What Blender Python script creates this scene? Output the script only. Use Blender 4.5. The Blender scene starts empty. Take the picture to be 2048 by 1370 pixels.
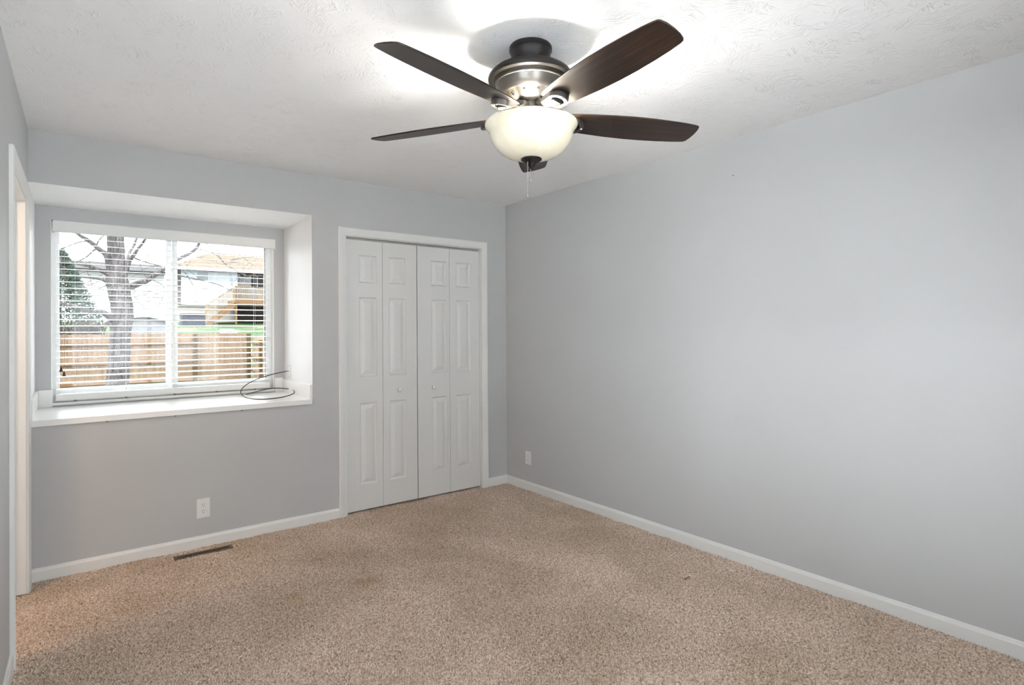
import bpy, bmesh, math, random
import numpy as np
from mathutils import Vector, Matrix

random.seed(7)
SC = bpy.context.scene
COL = SC.collection
PI = math.pi

# ---------------------------------------------------------------- camera
CAM_C = np.array([-3.02432261, -4.01677208, 1.33212166])
YAW, PITCH, ROLL, FPX, PX, PY = 0.655816176, 0.00581094, -0.00694303, 1138.62285, 1024.0, 655.74847
_f = np.array([math.sin(YAW) * math.cos(PITCH), math.cos(YAW) * math.cos(PITCH), math.sin(PITCH)])
_r = np.array([math.cos(YAW), -math.sin(YAW), 0.0])
_u = np.cross(_r, _f)
_c, _s = math.cos(ROLL), math.sin(ROLL)
CR, CU, CF = _c * _r + _s * _u, -_s * _r + _c * _u, _f

def at(x, y, ax, v):
    """the point of the place seen at photo pixel (x, y) whose ax coordinate is v"""
    d = CR * (x - PX) / FPX - CU * (y - PY) / FPX + CF
    k = 'xyz'.index(ax)
    return Vector(CAM_C + d * (v - CAM_C[k]) / d[k])

cam_d = bpy.data.cameras.new('camera')
cam = bpy.data.objects.new('camera', cam_d)
COL.objects.link(cam)
cam.matrix_world = Matrix(((CR[0], CU[0], -CF[0], CAM_C[0]), (CR[1], CU[1], -CF[1], CAM_C[1]),
                           (CR[2], CU[2], -CF[2], CAM_C[2]), (0, 0, 0, 1)))
cam_d.sensor_fit = 'HORIZONTAL'
cam_d.sensor_width = 36.0
cam_d.lens = 36.0 * FPX / 2048.0
cam_d.shift_y = -(685.0 - PY) / 2048.0
cam_d.clip_start = 0.02
cam_d.clip_end = 300
SC.camera = cam

# ---------------------------------------------------------------- sky, exposure
W = bpy.data.worlds.new('overcast_sky')
SC.world = W
W.use_nodes = True
wn, wl = W.node_tree.nodes, W.node_tree.links
wn.clear()
w_out = wn.new('ShaderNodeOutputWorld'); w_bg = wn.new('ShaderNodeBackground')
w_tc = wn.new('ShaderNodeTexCoord'); w_sep = wn.new('ShaderNodeSeparateXYZ')
wl.new(w_tc.outputs['Generated'], w_sep.inputs[0])
# overcast: bright cloud high over the back yard, a duller sky over the street, and a bright band
# low in the south and west and a bright zenith, both added to light the room
SKY_N, SKY_S, SKY_W_BAND, SKY_S_BAND, SKY_TOP = 6.9, 1.6, 9.0, 3.4, 36.0
def w_range(out, a, b, lo, hi):
    mr = wn.new('ShaderNodeMapRange'); mr.interpolation_type = 'SMOOTHSTEP'
    for k, v in (('From Min', a), ('From Max', b), ('To Min', lo), ('To Max', hi)): mr.inputs[k].default_value = v
    wl.new(w_sep.outputs[out], mr.inputs['Value']); return mr.outputs['Result']
def w_math(op, p, q):
    mm = wn.new('ShaderNodeMath'); mm.operation = op; wl.new(p, mm.inputs[0])
    if isinstance(q, float): mm.inputs[1].default_value = q
    else: wl.new(q, mm.inputs[1])
    return mm.outputs[0]
w_main = w_range('Y', -0.2, 0.3, SKY_S, SKY_N)
w_band = w_math('MULTIPLY', w_math('MAXIMUM', w_range('X', -0.70, -0.45, SKY_W_BAND, 0.0), w_range('Y', -0.75, -0.55, SKY_S_BAND, 0.0)), w_range('Z', 0.30, 0.42, 1.0, 0.0))
w_map = w_math('ADD', w_math('ADD', w_main, w_band), w_range('Z', 0.6, 0.8, 0.0, SKY_TOP))
w_bg.inputs['Color'].default_value = (0.935, 0.968, 1.0, 1)
wl.new(w_map, w_bg.inputs['Strength'])
wl.new(w_bg.outputs[0], w_out.inputs[0])

SC.view_settings.view_transform = 'Standard'
SC.view_settings.look = 'None'
SC.view_settings.gamma = 1.0
SC.view_settings.use_curve_mapping = False
SC.view_settings.exposure = 0.35
cy = SC.cycles
cy.max_bounces = 10; cy.diffuse_bounces = 6; cy.glossy_bounces = 4; cy.transmission_bounces = 6
cy.transparent_max_bounces = 24
cy.use_denoising = True
cy.sample_clamp_indirect = 8.0
cy.caustics_reflective = False; cy.caustics_refractive = False

LAMP_W = 36.0       # fan lamp bulbs, together
HALL_W = 22.0       # warm hall lamp

# ---------------------------------------------------------------- room numbers (metres)
H = 2.44
XL, ML = -3.2188, 0.0097           # left wall: x = XL + ML*y
YF = -4.75                         # wall behind the photographer
RD = 0.668                         # alcove depth
RXR, RZ0, RZ1 = -1.70, 0.834, 2.1565
CX0, CX1, CZ = -1.4560, -0.2690, 2.036   # closet opening
def xw(y): return XL + ML * y

# ---------------------------------------------------------------- materials
def new_mat(name):
    m = bpy.data.materials.new(name); m.use_nodes = True
    n, l = m.node_tree.nodes, m.node_tree.links
    return m, n, l, n['Principled BSDF'], n['Material Output']

def setp(b, **k):
    names = dict(color='Base Color', rough='Roughness', metal='Metallic', spec='Specular IOR Level', coat='Coat Weight',
                 coat_rough='Coat Roughness', emit='Emission Color', emit_s='Emission Strength', trans='Transmission Weight', ior='IOR')
    for a, v in k.items():
        if a in ('color', 'emit'): v = (*v, 1)
        b.inputs[names[a]].default_value = v

def noise(n, l, scale, detail=3, rough=0.5, dist=0.0, coord='Object', vec=None, mscale=None):
    t = n.new('ShaderNodeTexNoise')
    t.inputs['Scale'].default_value = scale; t.inputs['Detail'].default_value = detail
    t.inputs['Roughness'].default_value = rough; t.inputs['Distortion'].default_value = dist
    if vec is None:
        tc = n.new('ShaderNodeTexCoord'); vec = tc.outputs[coord]
    if mscale:
        mp = n.new('ShaderNodeMapping'); mp.inputs['Scale'].default_value = mscale
        l.new(vec, mp.inputs['Vector']); vec = mp.outputs['Vector']
    l.new(vec, t.inputs['Vector'])
    return t

def ramp(n, l, fac, stops):
    r = n.new('ShaderNodeValToRGB')
    e = r.color_ramp.elements
    while len(e) < len(stops): e.new(0.5)
    for el, (p, c) in zip(e, stops):
        el.position = p; el.color = (*c, 1) if len(c) == 3 else c
    l.new(fac, r.inputs[0])
    return r

def bump(n, l, b, height, strength, dist):
    bp = n.new('ShaderNodeBump')
    bp.inputs['Strength'].default_value = strength; bp.inputs['Distance'].default_value = dist
    l.new(height, bp.inputs['Height']); l.new(bp.outputs[0], b.inputs['Normal'])
    return bp

def paint(name, color, rough=0.5, var=0.03, bs=0.15, scale=260, bd=0.0006, **k):
    m, n, l, b, o = new_mat(name)
    setp(b, rough=rough, **k)
    t = noise(n, l, 2.3, 3)
    r = ramp(n, l, t.outputs['Fac'], [(0.3, tuple(c * (1 - var) for c in color)), (0.7, tuple(min(1, c * (1 + var)) for c in color))])
    l.new(r.outputs[0], b.inputs['Base Color'])
    if bs:
        t2 = noise(n, l, scale, 2)
        bump(n, l, b, t2.outputs['Fac'], bs, bd)
    return m

M = {}
M['wall'] = paint('grey_wall_paint', (0.525, 0.53, 0.535), 0.62, 0.012, 0.25, 180, 0.0008, spec=0.3)
M['trim'] = paint('white_trim_paint', (0.80, 0.80, 0.785), 0.38, 0.012, 0.08, 120, 0.0004)
M['door'] = paint('white_door_paint', (0.74, 0.74, 0.725), 0.42, 0.012, 0.12, 150, 0.0005)
M['alcove_paint'] = paint('white_alcove_paint', (0.80, 0.805, 0.81), 0.6, 0.01, 0.2, 180, 0.0006, spec=0.3)
M['laminate'] = paint('white_laminate', (0.84, 0.84, 0.83), 0.3, 0.008, 0.03, 300, 0.0003)
M['vinyl'] = paint('white_vinyl', (0.83, 0.84, 0.85), 0.4, 0.008, 0.0)
M['slat'] = paint('white_blind_slat', (0.86, 0.855, 0.83), 0.42, 0.01, 0.0)
M['valance'] = paint('off_white_valance', (0.80, 0.80, 0.785), 0.45, 0.01, 0.05, 90, 0.0004)
M['plate'] = paint('white_plastic', (0.80, 0.80, 0.785), 0.35, 0.005, 0.0)
M['dark'] = paint('black_slot', (0.015, 0.014, 0.013), 0.6, 0.0, 0.0)
M['cord'] = paint('tan_cord', (0.35, 0.30, 0.25), 0.8, 0.05, 0.0)
M['cord_white'] = paint('white_cord', (0.75, 0.74, 0.72), 0.8, 0.03, 0.0)
M['tassel'] = paint('dark_brown_wood', (0.045, 0.022, 0.012), 0.4, 0.1, 0.0)
M['rubber'] = paint('black_cable_jacket', (0.035, 0.035, 0.04), 0.38, 0.05, 0.0)
M['steel'] = paint('bright_steel', (0.62, 0.62, 0.62), 0.25, 0.02, 0.0, metal=1.0)
M['screw'] = paint('dull_screw', (0.16, 0.155, 0.15), 0.45, 0.05, 0.0, metal=0.7)
M['track'] = paint('grey_track_metal', (0.42, 0.41, 0.39), 0.4, 0.03, 0.0, metal=0.3)
M['bronze_vent'] = paint('brown_register_metal', (0.15, 0.115, 0.075), 0.45, 0.08, 0.1, 200, 0.0003, metal=0.3)
M['gasket'] = paint('black_gasket', (0.02, 0.02, 0.022), 0.6, 0.0, 0.0)

def ceiling_mat():
    """white paint over a brushed texture: patches of short ridges, each patch with its own direction"""
    m, n, l, b, o = new_mat('textured_ceiling_paint')
    setp(b, rough=0.7, color=(0.92, 0.92, 0.925), spec=0.2)
    tc = n.new('ShaderNodeTexCoord')
    nz = noise(n, l, 9.0, 2, vec=tc.outputs['Object'])
    warp = n.new('ShaderNodeVectorMath'); warp.operation = 'MULTIPLY_ADD'; warp.inputs[1].default_value = (0.07, 0.07, 0.0)
    l.new(nz.outputs['Color'], warp.inputs[0]); l.new(tc.outputs['Object'], warp.inputs[2])
    hs = []
    for sc, off in ((8.5, 0.0), (12.0, 7.3)):
        add = n.new('ShaderNodeVectorMath'); add.operation = 'ADD'; add.inputs[1].default_value = (off, off * 0.7, 0)
        l.new(warp.outputs[0], add.inputs[0])
        v = n.new('ShaderNodeTexVoronoi'); v.voronoi_dimensions = '2D'; v.inputs['Scale'].default_value = sc
        l.new(add.outputs[0], v.inputs['Vector'])
        sp = n.new('ShaderNodeSeparateColor'); l.new(v.outputs['Color'], sp.inputs[0])
        an = n.new('ShaderNodeMath'); an.operation = 'MULTIPLY'; an.inputs[1].default_value = 6.283; l.new(sp.outputs[0], an.inputs[0])
        ro = n.new('ShaderNodeVectorRotate'); ro.rotation_type = 'Z_AXIS'
        l.new(add.outputs[0], ro.inputs['Vector']); l.new(an.outputs[0], ro.inputs['Angle'])
        t = noise(n, l, 1.0, 2, 0.55, 0.5, vec=ro.outputs[0], mscale=(24, 125, 1))
        rr = ramp(n, l, t.outputs['Fac'], [(0.50, (0, 0, 0)), (0.66, (1, 1, 1))])
        wt = n.new('ShaderNodeMath'); wt.operation = 'MULTIPLY'; l.new(rr.outputs[0], wt.inputs[0]); l.new(sp.outputs[1], wt.inputs[1])
        fe = n.new('ShaderNodeMapRange'); fe.inputs['From Min'].default_value = 0.62; fe.inputs['From Max'].default_value = 0.30
        l.new(v.outputs['Distance'], fe.inputs['Value'])
        w2 = n.new('ShaderNodeMath'); w2.operation = 'MULTIPLY'; l.new(wt.outputs[0], w2.inputs[0]); l.new(fe.outputs['Result'], w2.inputs[1])
        hs.append(w2.outputs[0])
    mx = n.new('ShaderNodeMath'); mx.operation = 'MAXIMUM'
    l.new(hs[0], mx.inputs[0]); l.new(hs[1], mx.inputs[1])
    fine = noise(n, l, 150, 2, vec=tc.outputs['Object'])
    ad = n.new('ShaderNodeMath'); ad.operation = 'MULTIPLY_ADD'; ad.inputs[1].default_value = 0.2
    l.new(fine.outputs['Fac'], ad.inputs[0]); l.new(mx.outputs[0], ad.inputs[2])
    bump(n, l, b, ad.outputs[0], 0.9, 0.0027)
    return m
M['ceiling'] = ceiling_mat()

def carpet_mat():
    m, n, l, b, o = new_mat('frieze_carpet_yarn')
    setp(b, rough=0.95, spec=0.05)
    b.inputs['Sheen Weight'].default_value = 0.15
    tc = n.new('ShaderNodeTexCoord')
    t1 = noise(n, l, 95, 3, 0.65, 0.6, vec=tc.outputs['Object'])
    r1 = ramp(n, l, t1.outputs['Fac'], [(0.32, (0.28, 0.195, 0.140)), (0.48, (0.62, 0.49, 0.395)), (0.64, (0.90, 0.785, 0.69))])
    t2 = noise(n, l, 1.5, 4, 0.55, 0.5, vec=tc.outputs['Object'])
    r2 = ramp(n, l, t2.outputs['Fac'], [(0.34, (0.80, 0.77, 0.70)), (0.5, (0.94, 0.92, 0.89)), (0.66, (1.08, 1.06, 1.05))])
    mx = n.new('ShaderNodeMix'); mx.data_type = 'RGBA'; mx.blend_type = 'MULTIPLY'; mx.inputs['Factor'].default_value = 1.0
    l.new(r1.outputs[0], mx.inputs['A']); l.new(r2.outputs[0], mx.inputs['B'])
    col = mx.outputs['Result']
    # vacuum strokes in front of the closet
    # small dried stains
    for (sx, sy, rad, dark) in ((STAIN[0].x, STAIN[0].y, 0.035, (0.50, 0.36, 0.18)), (STAIN[1].x, STAIN[1].y, 0.10, (0.86, 0.80, 0.70)), (STAIN[2].x, STAIN[2].y, 0.08, (0.90, 0.86, 0.76))):
        d = n.new('ShaderNodeVectorMath'); d.operation = 'DISTANCE'
        wob = n.new('ShaderNodeVectorMath'); wob.operation = 'MULTIPLY_ADD'; wob.inputs[1].default_value = (0.12, 0.12, 0)
        tw = noise(n, l, 14, 2, vec=tc.outputs['Object'])
        l.new(tw.outputs['Color'], wob.inputs[0]); l.new(tc.outputs['Object'], wob.inputs[2])
        d.inputs[1].default_value = (sx + 0.06, sy + 0.06, 0)
        flat = n.new('ShaderNodeVectorMath'); flat.operation = 'MULTIPLY'; flat.inputs[1].default_value = (1, 1, 0)
        l.new(wob.outputs[0], flat.inputs[0]); l.new(flat.outputs[0], d.inputs[0])
        mr = n.new('ShaderNodeMapRange'); mr.inputs['From Min'].default_value = rad; mr.inputs['From Max'].default_value = rad * 0.35
        l.new(d.outputs['Value'], mr.inputs['Value'])
        m3 = n.new('ShaderNodeMix'); m3.data_type = 'RGBA'; m3.blend_type = 'MULTIPLY'
        l.new(mr.outputs['Result'], m3.inputs['Factor']); l.new(col, m3.inputs['A']); m3.inputs['B'].default_value = (*dark, 1)
        col = m3.outputs['Result']
    l.new(col, b.inputs['Base Color'])
    t4 = noise(n, l, 320, 2, 0.6, vec=tc.outputs['Object'])
    bump(n, l, b, t4.outputs['Fac'], 0.5, 0.0015)
    return m
STAIN = (at(1374, 1158, 'z', 0), at(735, 1165, 'z', 0), at(590, 1195, 'z', 0))
M['carpet'] = carpet_mat()

def wood_mat(name, c0, c1, c2, rough, scale=(3, 60, 60), coat=0.0, coord='Object', bs=0.1, spec=0.5):
    m, n, l, b, o = new_mat(name)
    setp(b, rough=rough, coat=coat, coat_rough=0.25, spec=spec)
    t = noise(n, l, 1.0, 5, 0.6, 0.6, coord=coord, mscale=scale)
    r = ramp(n, l, t.outputs['Fac'], [(0.25, c0), (0.5, c1), (0.75, c2)])
    l.new(r.outputs[0], b.inputs['Base Color'])
    if bs: bump(n, l, b, t.outputs['Fac'], bs, 0.0006)
    return m
M['blade'] = wood_mat('dark_walnut_blade', (0.004, 0.002, 0.0013), (0.012, 0.006, 0.0036), (0.045, 0.021, 0.012), 0.40, (2.5, 70, 40), 0.0, spec=0.32)
M['bronze'] = paint('dark_bronze', (0.0077, 0.0066, 0.00605), 0.46, 0.05, 0.05, 400, 0.0002, metal=0.0, spec=0.16)
M['iron'] = paint('dark_iron_bracket', (0.085, 0.08, 0.075), 0.34, 0.04, 0.05, 400, 0.0002, metal=0.75)
M['lit_bronze'] = paint('brushed_lit_bronze', (0.128, 0.12, 0.112), 0.36, 0.04, 0.05, 400, 0.0002, metal=0.8)  # paler copy of the bronze: lamplight put into the colour

def bowl_mat():
    m, n, l, b, o = new_mat('cream_opal_glass')
    t = noise(n, l, 9, 3, 0.5, 0.8)
    r = ramp(n, l, t.outputs['Fac'], [(0.3, (0.82, 0.75, 0.57)), (0.7, (0.90, 0.85, 0.70))])
    n.remove(b)
    dif = n.new('ShaderNodeBsdfDiffuse'); tr = n.new('ShaderNodeBsdfTranslucent'); gl = n.new('ShaderNodeBsdfGlossy')
    mix = n.new('ShaderNodeMixShader'); mix2 = n.new('ShaderNodeMixShader'); fr = n.new('ShaderNodeFresnel')
    gl.inputs['Roughness'].default_value = 0.22
    mix.inputs['Fac'].default_value = BOWL_T
    l.new(r.outputs[0], dif.inputs['Color']); l.new(r.outputs[0], tr.inputs['Color'])
    l.new(dif.outputs[0], mix.inputs[1]); l.new(tr.outputs[0], mix.inputs[2])
    l.new(fr.outputs[0], mix2.inputs['Fac']); l.new(mix.outputs[0], mix2.inputs[1]); l.new(gl.outputs[0], mix2.inputs[2])
    l.new(mix2.outputs[0], o.inputs['Surface'])
    return m
BOWL_T = 0.040
M['bowl'] = bowl_mat()

def pane_mat():
    """thin clear glass: lets light straight through, reflects a little at an angle"""
    m, n, l, b, o = new_mat('clear_window_glass')
    n.remove(b)
    tr = n.new('ShaderNodeBsdfTransparent'); gl = n.new('ShaderNodeBsdfGlossy'); mix = n.new('ShaderNodeMixShader')
    fr = n.new('ShaderNodeFresnel'); fr.inputs['IOR'].default_value = 1.35
    tr.inputs['Color'].default_value = (0.97, 0.98, 0.98, 1); gl.inputs['Roughness'].default_value = 0.02
    t = noise(n, l, 2, 1); bp = n.new('ShaderNodeBump'); bp.inputs['Strength'].default_value = 0.02; bp.inputs['Distance'].default_value = 0.001
    l.new(t.outputs['Fac'], bp.inputs['Height']); l.new(bp.outputs[0], gl.inputs['Normal'])
    l.new(fr.outputs[0], mix.inputs['Fac']); l.new(tr.outputs[0], mix.inputs[1]); l.new(gl.outputs[0], mix.inputs[2])
    l.new(mix.outputs[0], o.inputs['Surface'])
    return m
M['glass'] = pane_mat()

# ---------------------------------------------------------------- mesh helpers
class MB:
    def __init__(self): self.v = []; self.f = []
    def box(self, x0, x1, y0, y1, z0, z1):
        i = len(self.v)
        self.v += [(x, y, z) for z in (z0, z1) for y in (y0, y1) for x in (x0, x1)]
        for q in ((0, 2, 3, 1), (4, 5, 7, 6), (0, 1, 5, 4), (1, 3, 7, 5), (3, 2, 6, 7), (2, 0, 4, 6)):
            self.f.append(tuple(i + k for k in q))
        return self
    def hexa(self, p):
        """eight corners: bottom four in order, top four in order"""
        i = len(self.v); self.v += [tuple(q) for q in p]
        for q in ((3, 2, 1, 0), (4, 5, 6, 7), (0, 1, 5, 4), (1, 2, 6, 5), (2, 3, 7, 6), (3, 0, 4, 7)):
            self.f.append(tuple(i + k for k in q))
        return self
    def bar(self, a, b, w, h, up=(0, 0, 1)):
        a, b = Vector(a), Vector(b); d = (b - a).normalized(); u = Vector(up)
        s = d.cross(u); s = s.normalized() if s.length > 1e-6 else Vector((1, 0, 0)); t = s.cross(d).normalized()
        c = [s * (-w / 2) + t * (-h / 2), s * (w / 2) + t * (-h / 2), s * (w / 2) + t * (h / 2), s * (-w / 2) + t * (h / 2)]
        return self.hexa([a + q for q in c] + [b + q for q in c])
    def tube(self, pts, rad, n=8, cap=True):
        pts = [Vector(p) for p in pts]
        rs = rad if isinstance(rad, (list, tuple)) else [rad] * len(pts)
        i0 = len(self.v); prev = None
        for k, p in enumerate(pts):
            d = (pts[min(k + 1, len(pts) - 1)] - pts[max(k - 1, 0)]).normalized()
            if prev is None:
                a = Vector((0, 0, 1)) if abs(d.z) < 0.9 else Vector((1, 0, 0))
                s = d.cross(a).normalized()
            else:
                s = (prev - d * prev.dot(d)).normalized()
            prev = s; t = d.cross(s)
            for j in range(n):
                q = 2 * PI * j / n
                self.v.append(tuple(p + (s * math.cos(q) + t * math.sin(q)) * rs[k]))
        for k in range(len(pts) - 1):
            for j in range(n):
                a = i0 + k * n + j; b = i0 + k * n + (j + 1) % n
                self.f.append((a, b, b + n, a + n))
        if cap:
            self.f.append(tuple(i0 + j for j in range(n))[::-1])
            e = i0 + (len(pts) - 1) * n
            self.f.append(tuple(e + j for j in range(n)))
        return self
    def lathe(self, prof, n=48, c=(0, 0, 0), axis='z'):
        i0 = len(self.v)
        for r, z in prof:
            for j in range(n):
                q = 2 * PI * j / n
                p = (r * math.cos(q), r * math.sin(q), z)
                if axis == 'y': p = (p[0], -p[2], p[1])
                if axis == 'x': p = (-p[2], p[0], p[1])
                self.v.append((c[0] + p[0], c[1] + p[1], c[2] + p[2]))
        for k in range(len(prof) - 1):
            for j in range(n):
                a = i0 + k * n + j; b = i0 + k * n + (j + 1) % n
                self.f.append((a, b, b + n, a + n))
        return self
    def prism(self, poly, f0, f1):
        """poly: 2-D points; f0/f1 map a 2-D point to the two end faces"""
        i = len(self.v); k = len(poly)
        self.v += [tuple(f0(p)) for p in poly] + [tuple(f1(p)) for p in poly]
        self.f.append(tuple(range(i, i + k))[::-1]); self.f.append(tuple(range(i + k, i + 2 * k)))
        for j in range(k):
            a = i + j; b = i + (j + 1) % k
            self.f.append((a, b, b + k, a + k))
        return self
    def quad(self, a, b, c, d):
        i = len(self.v); self.v += [tuple(a), tuple(b), tuple(c), tuple(d)]; self.f.append((i, i + 1, i + 2, i + 3)); return self
    def build(self, name, mat, parent=None, smooth=None, bevel=0.0, seg=2, fix=True):
        me = bpy.data.meshes.new(name); me.from_pydata(self.v, [], self.f); me.update()
        if fix:
            bm = bmesh.new(); bm.from_mesh(me); bmesh.ops.recalc_face_normals(bm, faces=bm.faces); bm.to_mesh(me); bm.free()
        o = bpy.data.objects.new(name, me); COL.objects.link(o)
        me.materials.append(mat)
        if parent: o.parent = parent
        if bevel:
            md = o.modifiers.new('bevel', 'BEVEL'); md.width = bevel; md.segments = seg; md.limit_method = 'ANGLE'; md.angle_limit = math.radians(40)
        if smooth is not None:
            for p in me.polygons: p.use_smooth = True
            try: me.set_sharp_from_angle(angle=math.radians(smooth))
            except Exception: pass
        return o

def tag(o, label=None, cat=None, group=None, kind=None):
    if label: o['label'] = label
    if cat: o['category'] = cat
    if group: o['group'] = group
    if kind: o['kind'] = kind
    return o
def thing(name, loc, label, cat, group=None, kind=None, rz=0.0):
    o = bpy.data.objects.new(name, None); COL.objects.link(o)
    o.location = loc; o.rotation_euler = (0, 0, rz); o.empty_display_size = 0.1
    return tag(o, label, cat, group, kind)
def S(o, label, cat): return tag(o, label, cat, kind='structure')
def rel(o, parent):
    """parent a world-space mesh under a thing, keeping it where it stands"""
    o.parent = parent
    o.matrix_parent_inverse = (Matrix.Translation(parent.location) @ parent.rotation_euler.to_matrix().to_4x4()).inverted()
    return o
def copy_tree(o, parent=None):
    c = o.copy(); COL.objects.link(c)
    if parent is not None: c.parent = parent
    for ch in list(o.children): copy_tree(ch, c)
    return c

# ---------------------------------------------------------------- room shell
m = MB()
m.box(-3.5, 0.13, 0, 0.12, RZ1, H + 0.02)
m.box(-3.5, RXR, 0, 0.12, -0.02, RZ0)
m.box(RXR, CX0, 0, 0.12, -0.02, RZ1)
m.box(CX0, CX1, 0, 0.12, CZ, RZ1)
m.box(CX1, 0.13, 0, 0.12, -0.02, RZ1)
S(m.build('wall_back', M['wall']), 'grey back wall with the window alcove and the closet', 'wall')
S(MB().box(0, 0.13, YF - 0.12, 0.0, -0.02, H + 0.02).build('wall_right', M['wall']), 'long bare grey wall on the right', 'wall')

DY0, DY1, DZ = -0.952, -0.166, 2.03       # room door opening in the left wall
m = MB()
def lw(y0, y1, z0, z1): m.hexa([(xw(y0) - .115, y0, z0), (xw(y0), y0, z0), (xw(y1), y1, z0), (xw(y1) - .115, y1, z0),
                                (xw(y0) - .115, y0, z1), (xw(y0), y0, z1), (xw(y1), y1, z1), (xw(y1) - .115, y1, z1)])
LW = (-4.50, -2.75, 1.10, 2.15)            # unseen window added beside the photographer to light the right wall
lw(YF - .12, LW[0], -0.02, H + .02); lw(LW[0], LW[1], -.02, LW[2]); lw(LW[0], LW[1], LW[3], H + .02); lw(LW[1], DY0, -0.02, H + .02); lw(DY0, DY1, DZ, H + .02); lw(DY1, 0.0, -0.02, H + .02)
S(m.build('wall_left', M['wall']), 'grey wall at the left edge with a doorway', 'wall')

FW = (-3.10, -1.10, 0.22, 2.12)               # unseen window added behind the photographer to light the room
m = MB()
m.box(-3.6, FW[0], YF - .12, YF, -.02, H + .02); m.box(FW[1], .13, YF - .12, YF, -.02, H + .02)
m.box(FW[0], FW[1], YF - .12, YF, -.02, FW[2]); m.box(FW[0], FW[1], YF - .12, YF, FW[3], H + .02)
S(m.build('wall_front', M['wall']), 'grey wall behind the photographer', 'wall')
S(MB().box(-3.45, .3, YF - .3, 0.12, H, H + .18).box(-5.2, -3.45, -1.45, .2, H, H + .18).build('ceiling', M['ceiling']), 'white ceiling with swirled brush texture', 'ceiling')

# alcove
m = MB()
WX0, WX1, WZ0, WZ1 = -3.142, -1.779, 0.889, 2.068
m.box(-3.36, WX0, RD, RD + .15, .55, RZ1 + .2); m.box(WX1, -1.58, RD, RD + .15, .55, RZ1 + .2)
m.box(WX0, WX1, RD, RD + .15, .55, WZ0); m.box(WX0, WX1, RD, RD + .15, WZ1, RZ1 + .2)
S(m.build('wall_alcove_back', M['wall']), 'grey wall around the window inside the alcove', 'wall')
m = MB(); m.box(RXR, RXR + .12, 0.12, RD, .55, RZ1 + .2)
S(m.build('wall_alcove_right', M['alcove_paint']), 'white right side of the window alcove', 'wall')
m = MB(); m.box(XL - .13, XL, 0.0, RD, .55, RZ1 + .2)
S(m.build('wall_alcove_left', M['alcove_paint']), 'white left side of the window alcove', 'wall')
m = MB(); m.box(XL, RXR, 0.0005, RD, RZ1 - .0015, RZ1 + .0005); m.box(XL, RXR, .12, RD, RZ1, RZ1 + .16)
S(m.build('ceiling_alcove', M['ceiling']), 'white textured underside over the window alcove', 'ceiling')
# the alcove's reveal is painted white where it cuts through the back wall
S(MB().box(RXR - .0008, RXR + .0015, 0.001, .122, RZ0 + .03, RZ1).build('trim_5', M['alcove_paint']), 'white front edge of the right side of the alcove', 'trim')
m = MB(); m.box(XL, RXR, .12, RD + .15, .55, RZ0)
S(m.build('wall_alcove_base', M['wall']), 'grey box under the alcove counter', 'wall')

# closet interior
m = MB()
m.box(CX0 - .1, CX1 + .2, .78, .84, -.02, 2.3); m.box(CX0 - .12, CX0 - .06, .12, .84, -.02, 2.3); m.box(CX1 + .15, CX1 + .21, .12, .84, -.02, 2.3)
m.box(CX0 - .12, CX1 + .21, .12, .84, 2.24, 2.3)
S(m.build('wall_closet', M['wall']), 'grey walls inside the closet', 'wall')
S(MB().box(CX0 - .1, CX1 + .16, .055, .8, -.05, -.004).build('floor_closet', M['carpet']), 'brown carpet inside the closet', 'floor')

# carpet: real tufts in a dense grid
def carpet_grid(x0, x1, y0, y1, step):
    rng = np.random.default_rng(3)
    nx, ny = int((x1 - x0) / step) + 1, int((y1 - y0) / step) + 1
    xs = np.linspace(x0, x1, nx, dtype=np.float32); ys = np.linspace(y0, y1, ny, dtype=np.float32)
    X, Y = np.meshgrid(xs, ys)
    Z = np.zeros_like(X)
    lam = 0.0100
    wx = X + 0.003 * np.sin(Y * 61 + 2 * np.sin(X * 37)); wy = Y + 0.003 * np.sin(X * 67 + 2 * np.sin(Y * 43))
    N = 46
    for k in range(N):
        a = rng.uniform(0, 2 * PI); q = 2 * PI / (lam * rng.uniform(0.82, 1.25))
        Z += np.cos(q * (math.cos(a) * wx + math.sin(a) * wy) + rng.uniform(0, 2 * PI)).astype(np.float32)
    Z *= 1.0 / math.sqrt(N / 2)
    Z = np.tanh(Z * 1.2) * 0.0062
    L = np.zeros_like(X)
    for k in range(16):
        a = rng.uniform(0, 2 * PI); q = 2 * PI / rng.uniform(0.07, 0.4)
        L += np.cos(q * (math.cos(a) * X + math.sin(a) * Y) + rng.uniform(0, 2 * PI)).astype(np.float32)
    Z += L * 0.0005 - 0.0045
    # cut-out for the floor vent
    Z[(X > -2.553) & (X < -2.250) & (Y > -.146) & (Y < -.098)] = -.030
    co = np.stack([X, Y, Z], -1).reshape(-1, 3)
    me = bpy.data.meshes.new('floor')
    me.vertices.add(nx * ny); me.vertices.foreach_set('co', co.ravel())
    idx = np.arange(nx * ny, dtype=np.int32).reshape(ny, nx)
    q = np.stack([idx[:-1, :-1], idx[:-1, 1:], idx[1:, 1:], idx[1:, :-1]], -1).reshape(-1, 4)
    nf = len(q)
    me.loops.add(nf * 4); me.loops.foreach_set('vertex_index', q.ravel())
    me.polygons.add(nf); me.polygons.foreach_set('loop_start', np.arange(0, nf * 4, 4, dtype=np.int32))
    try: me.polygons.foreach_set('loop_total', np.full(nf, 4, dtype=np.int32))
    except Exception: pass
    me.polygons.foreach_set('use_smooth', np.ones(nf, dtype=bool))
    me.update(calc_edges=True); me.validate()
    me.materials.append(M['carpet'])
    o = bpy.data.objects.new('floor', me); COL.objects.link(o)
    return o
S(carpet_grid(-3.36, 0.004, YF, 0.056, 0.0026), 'brown frieze carpet covering the room', 'floor')

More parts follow.
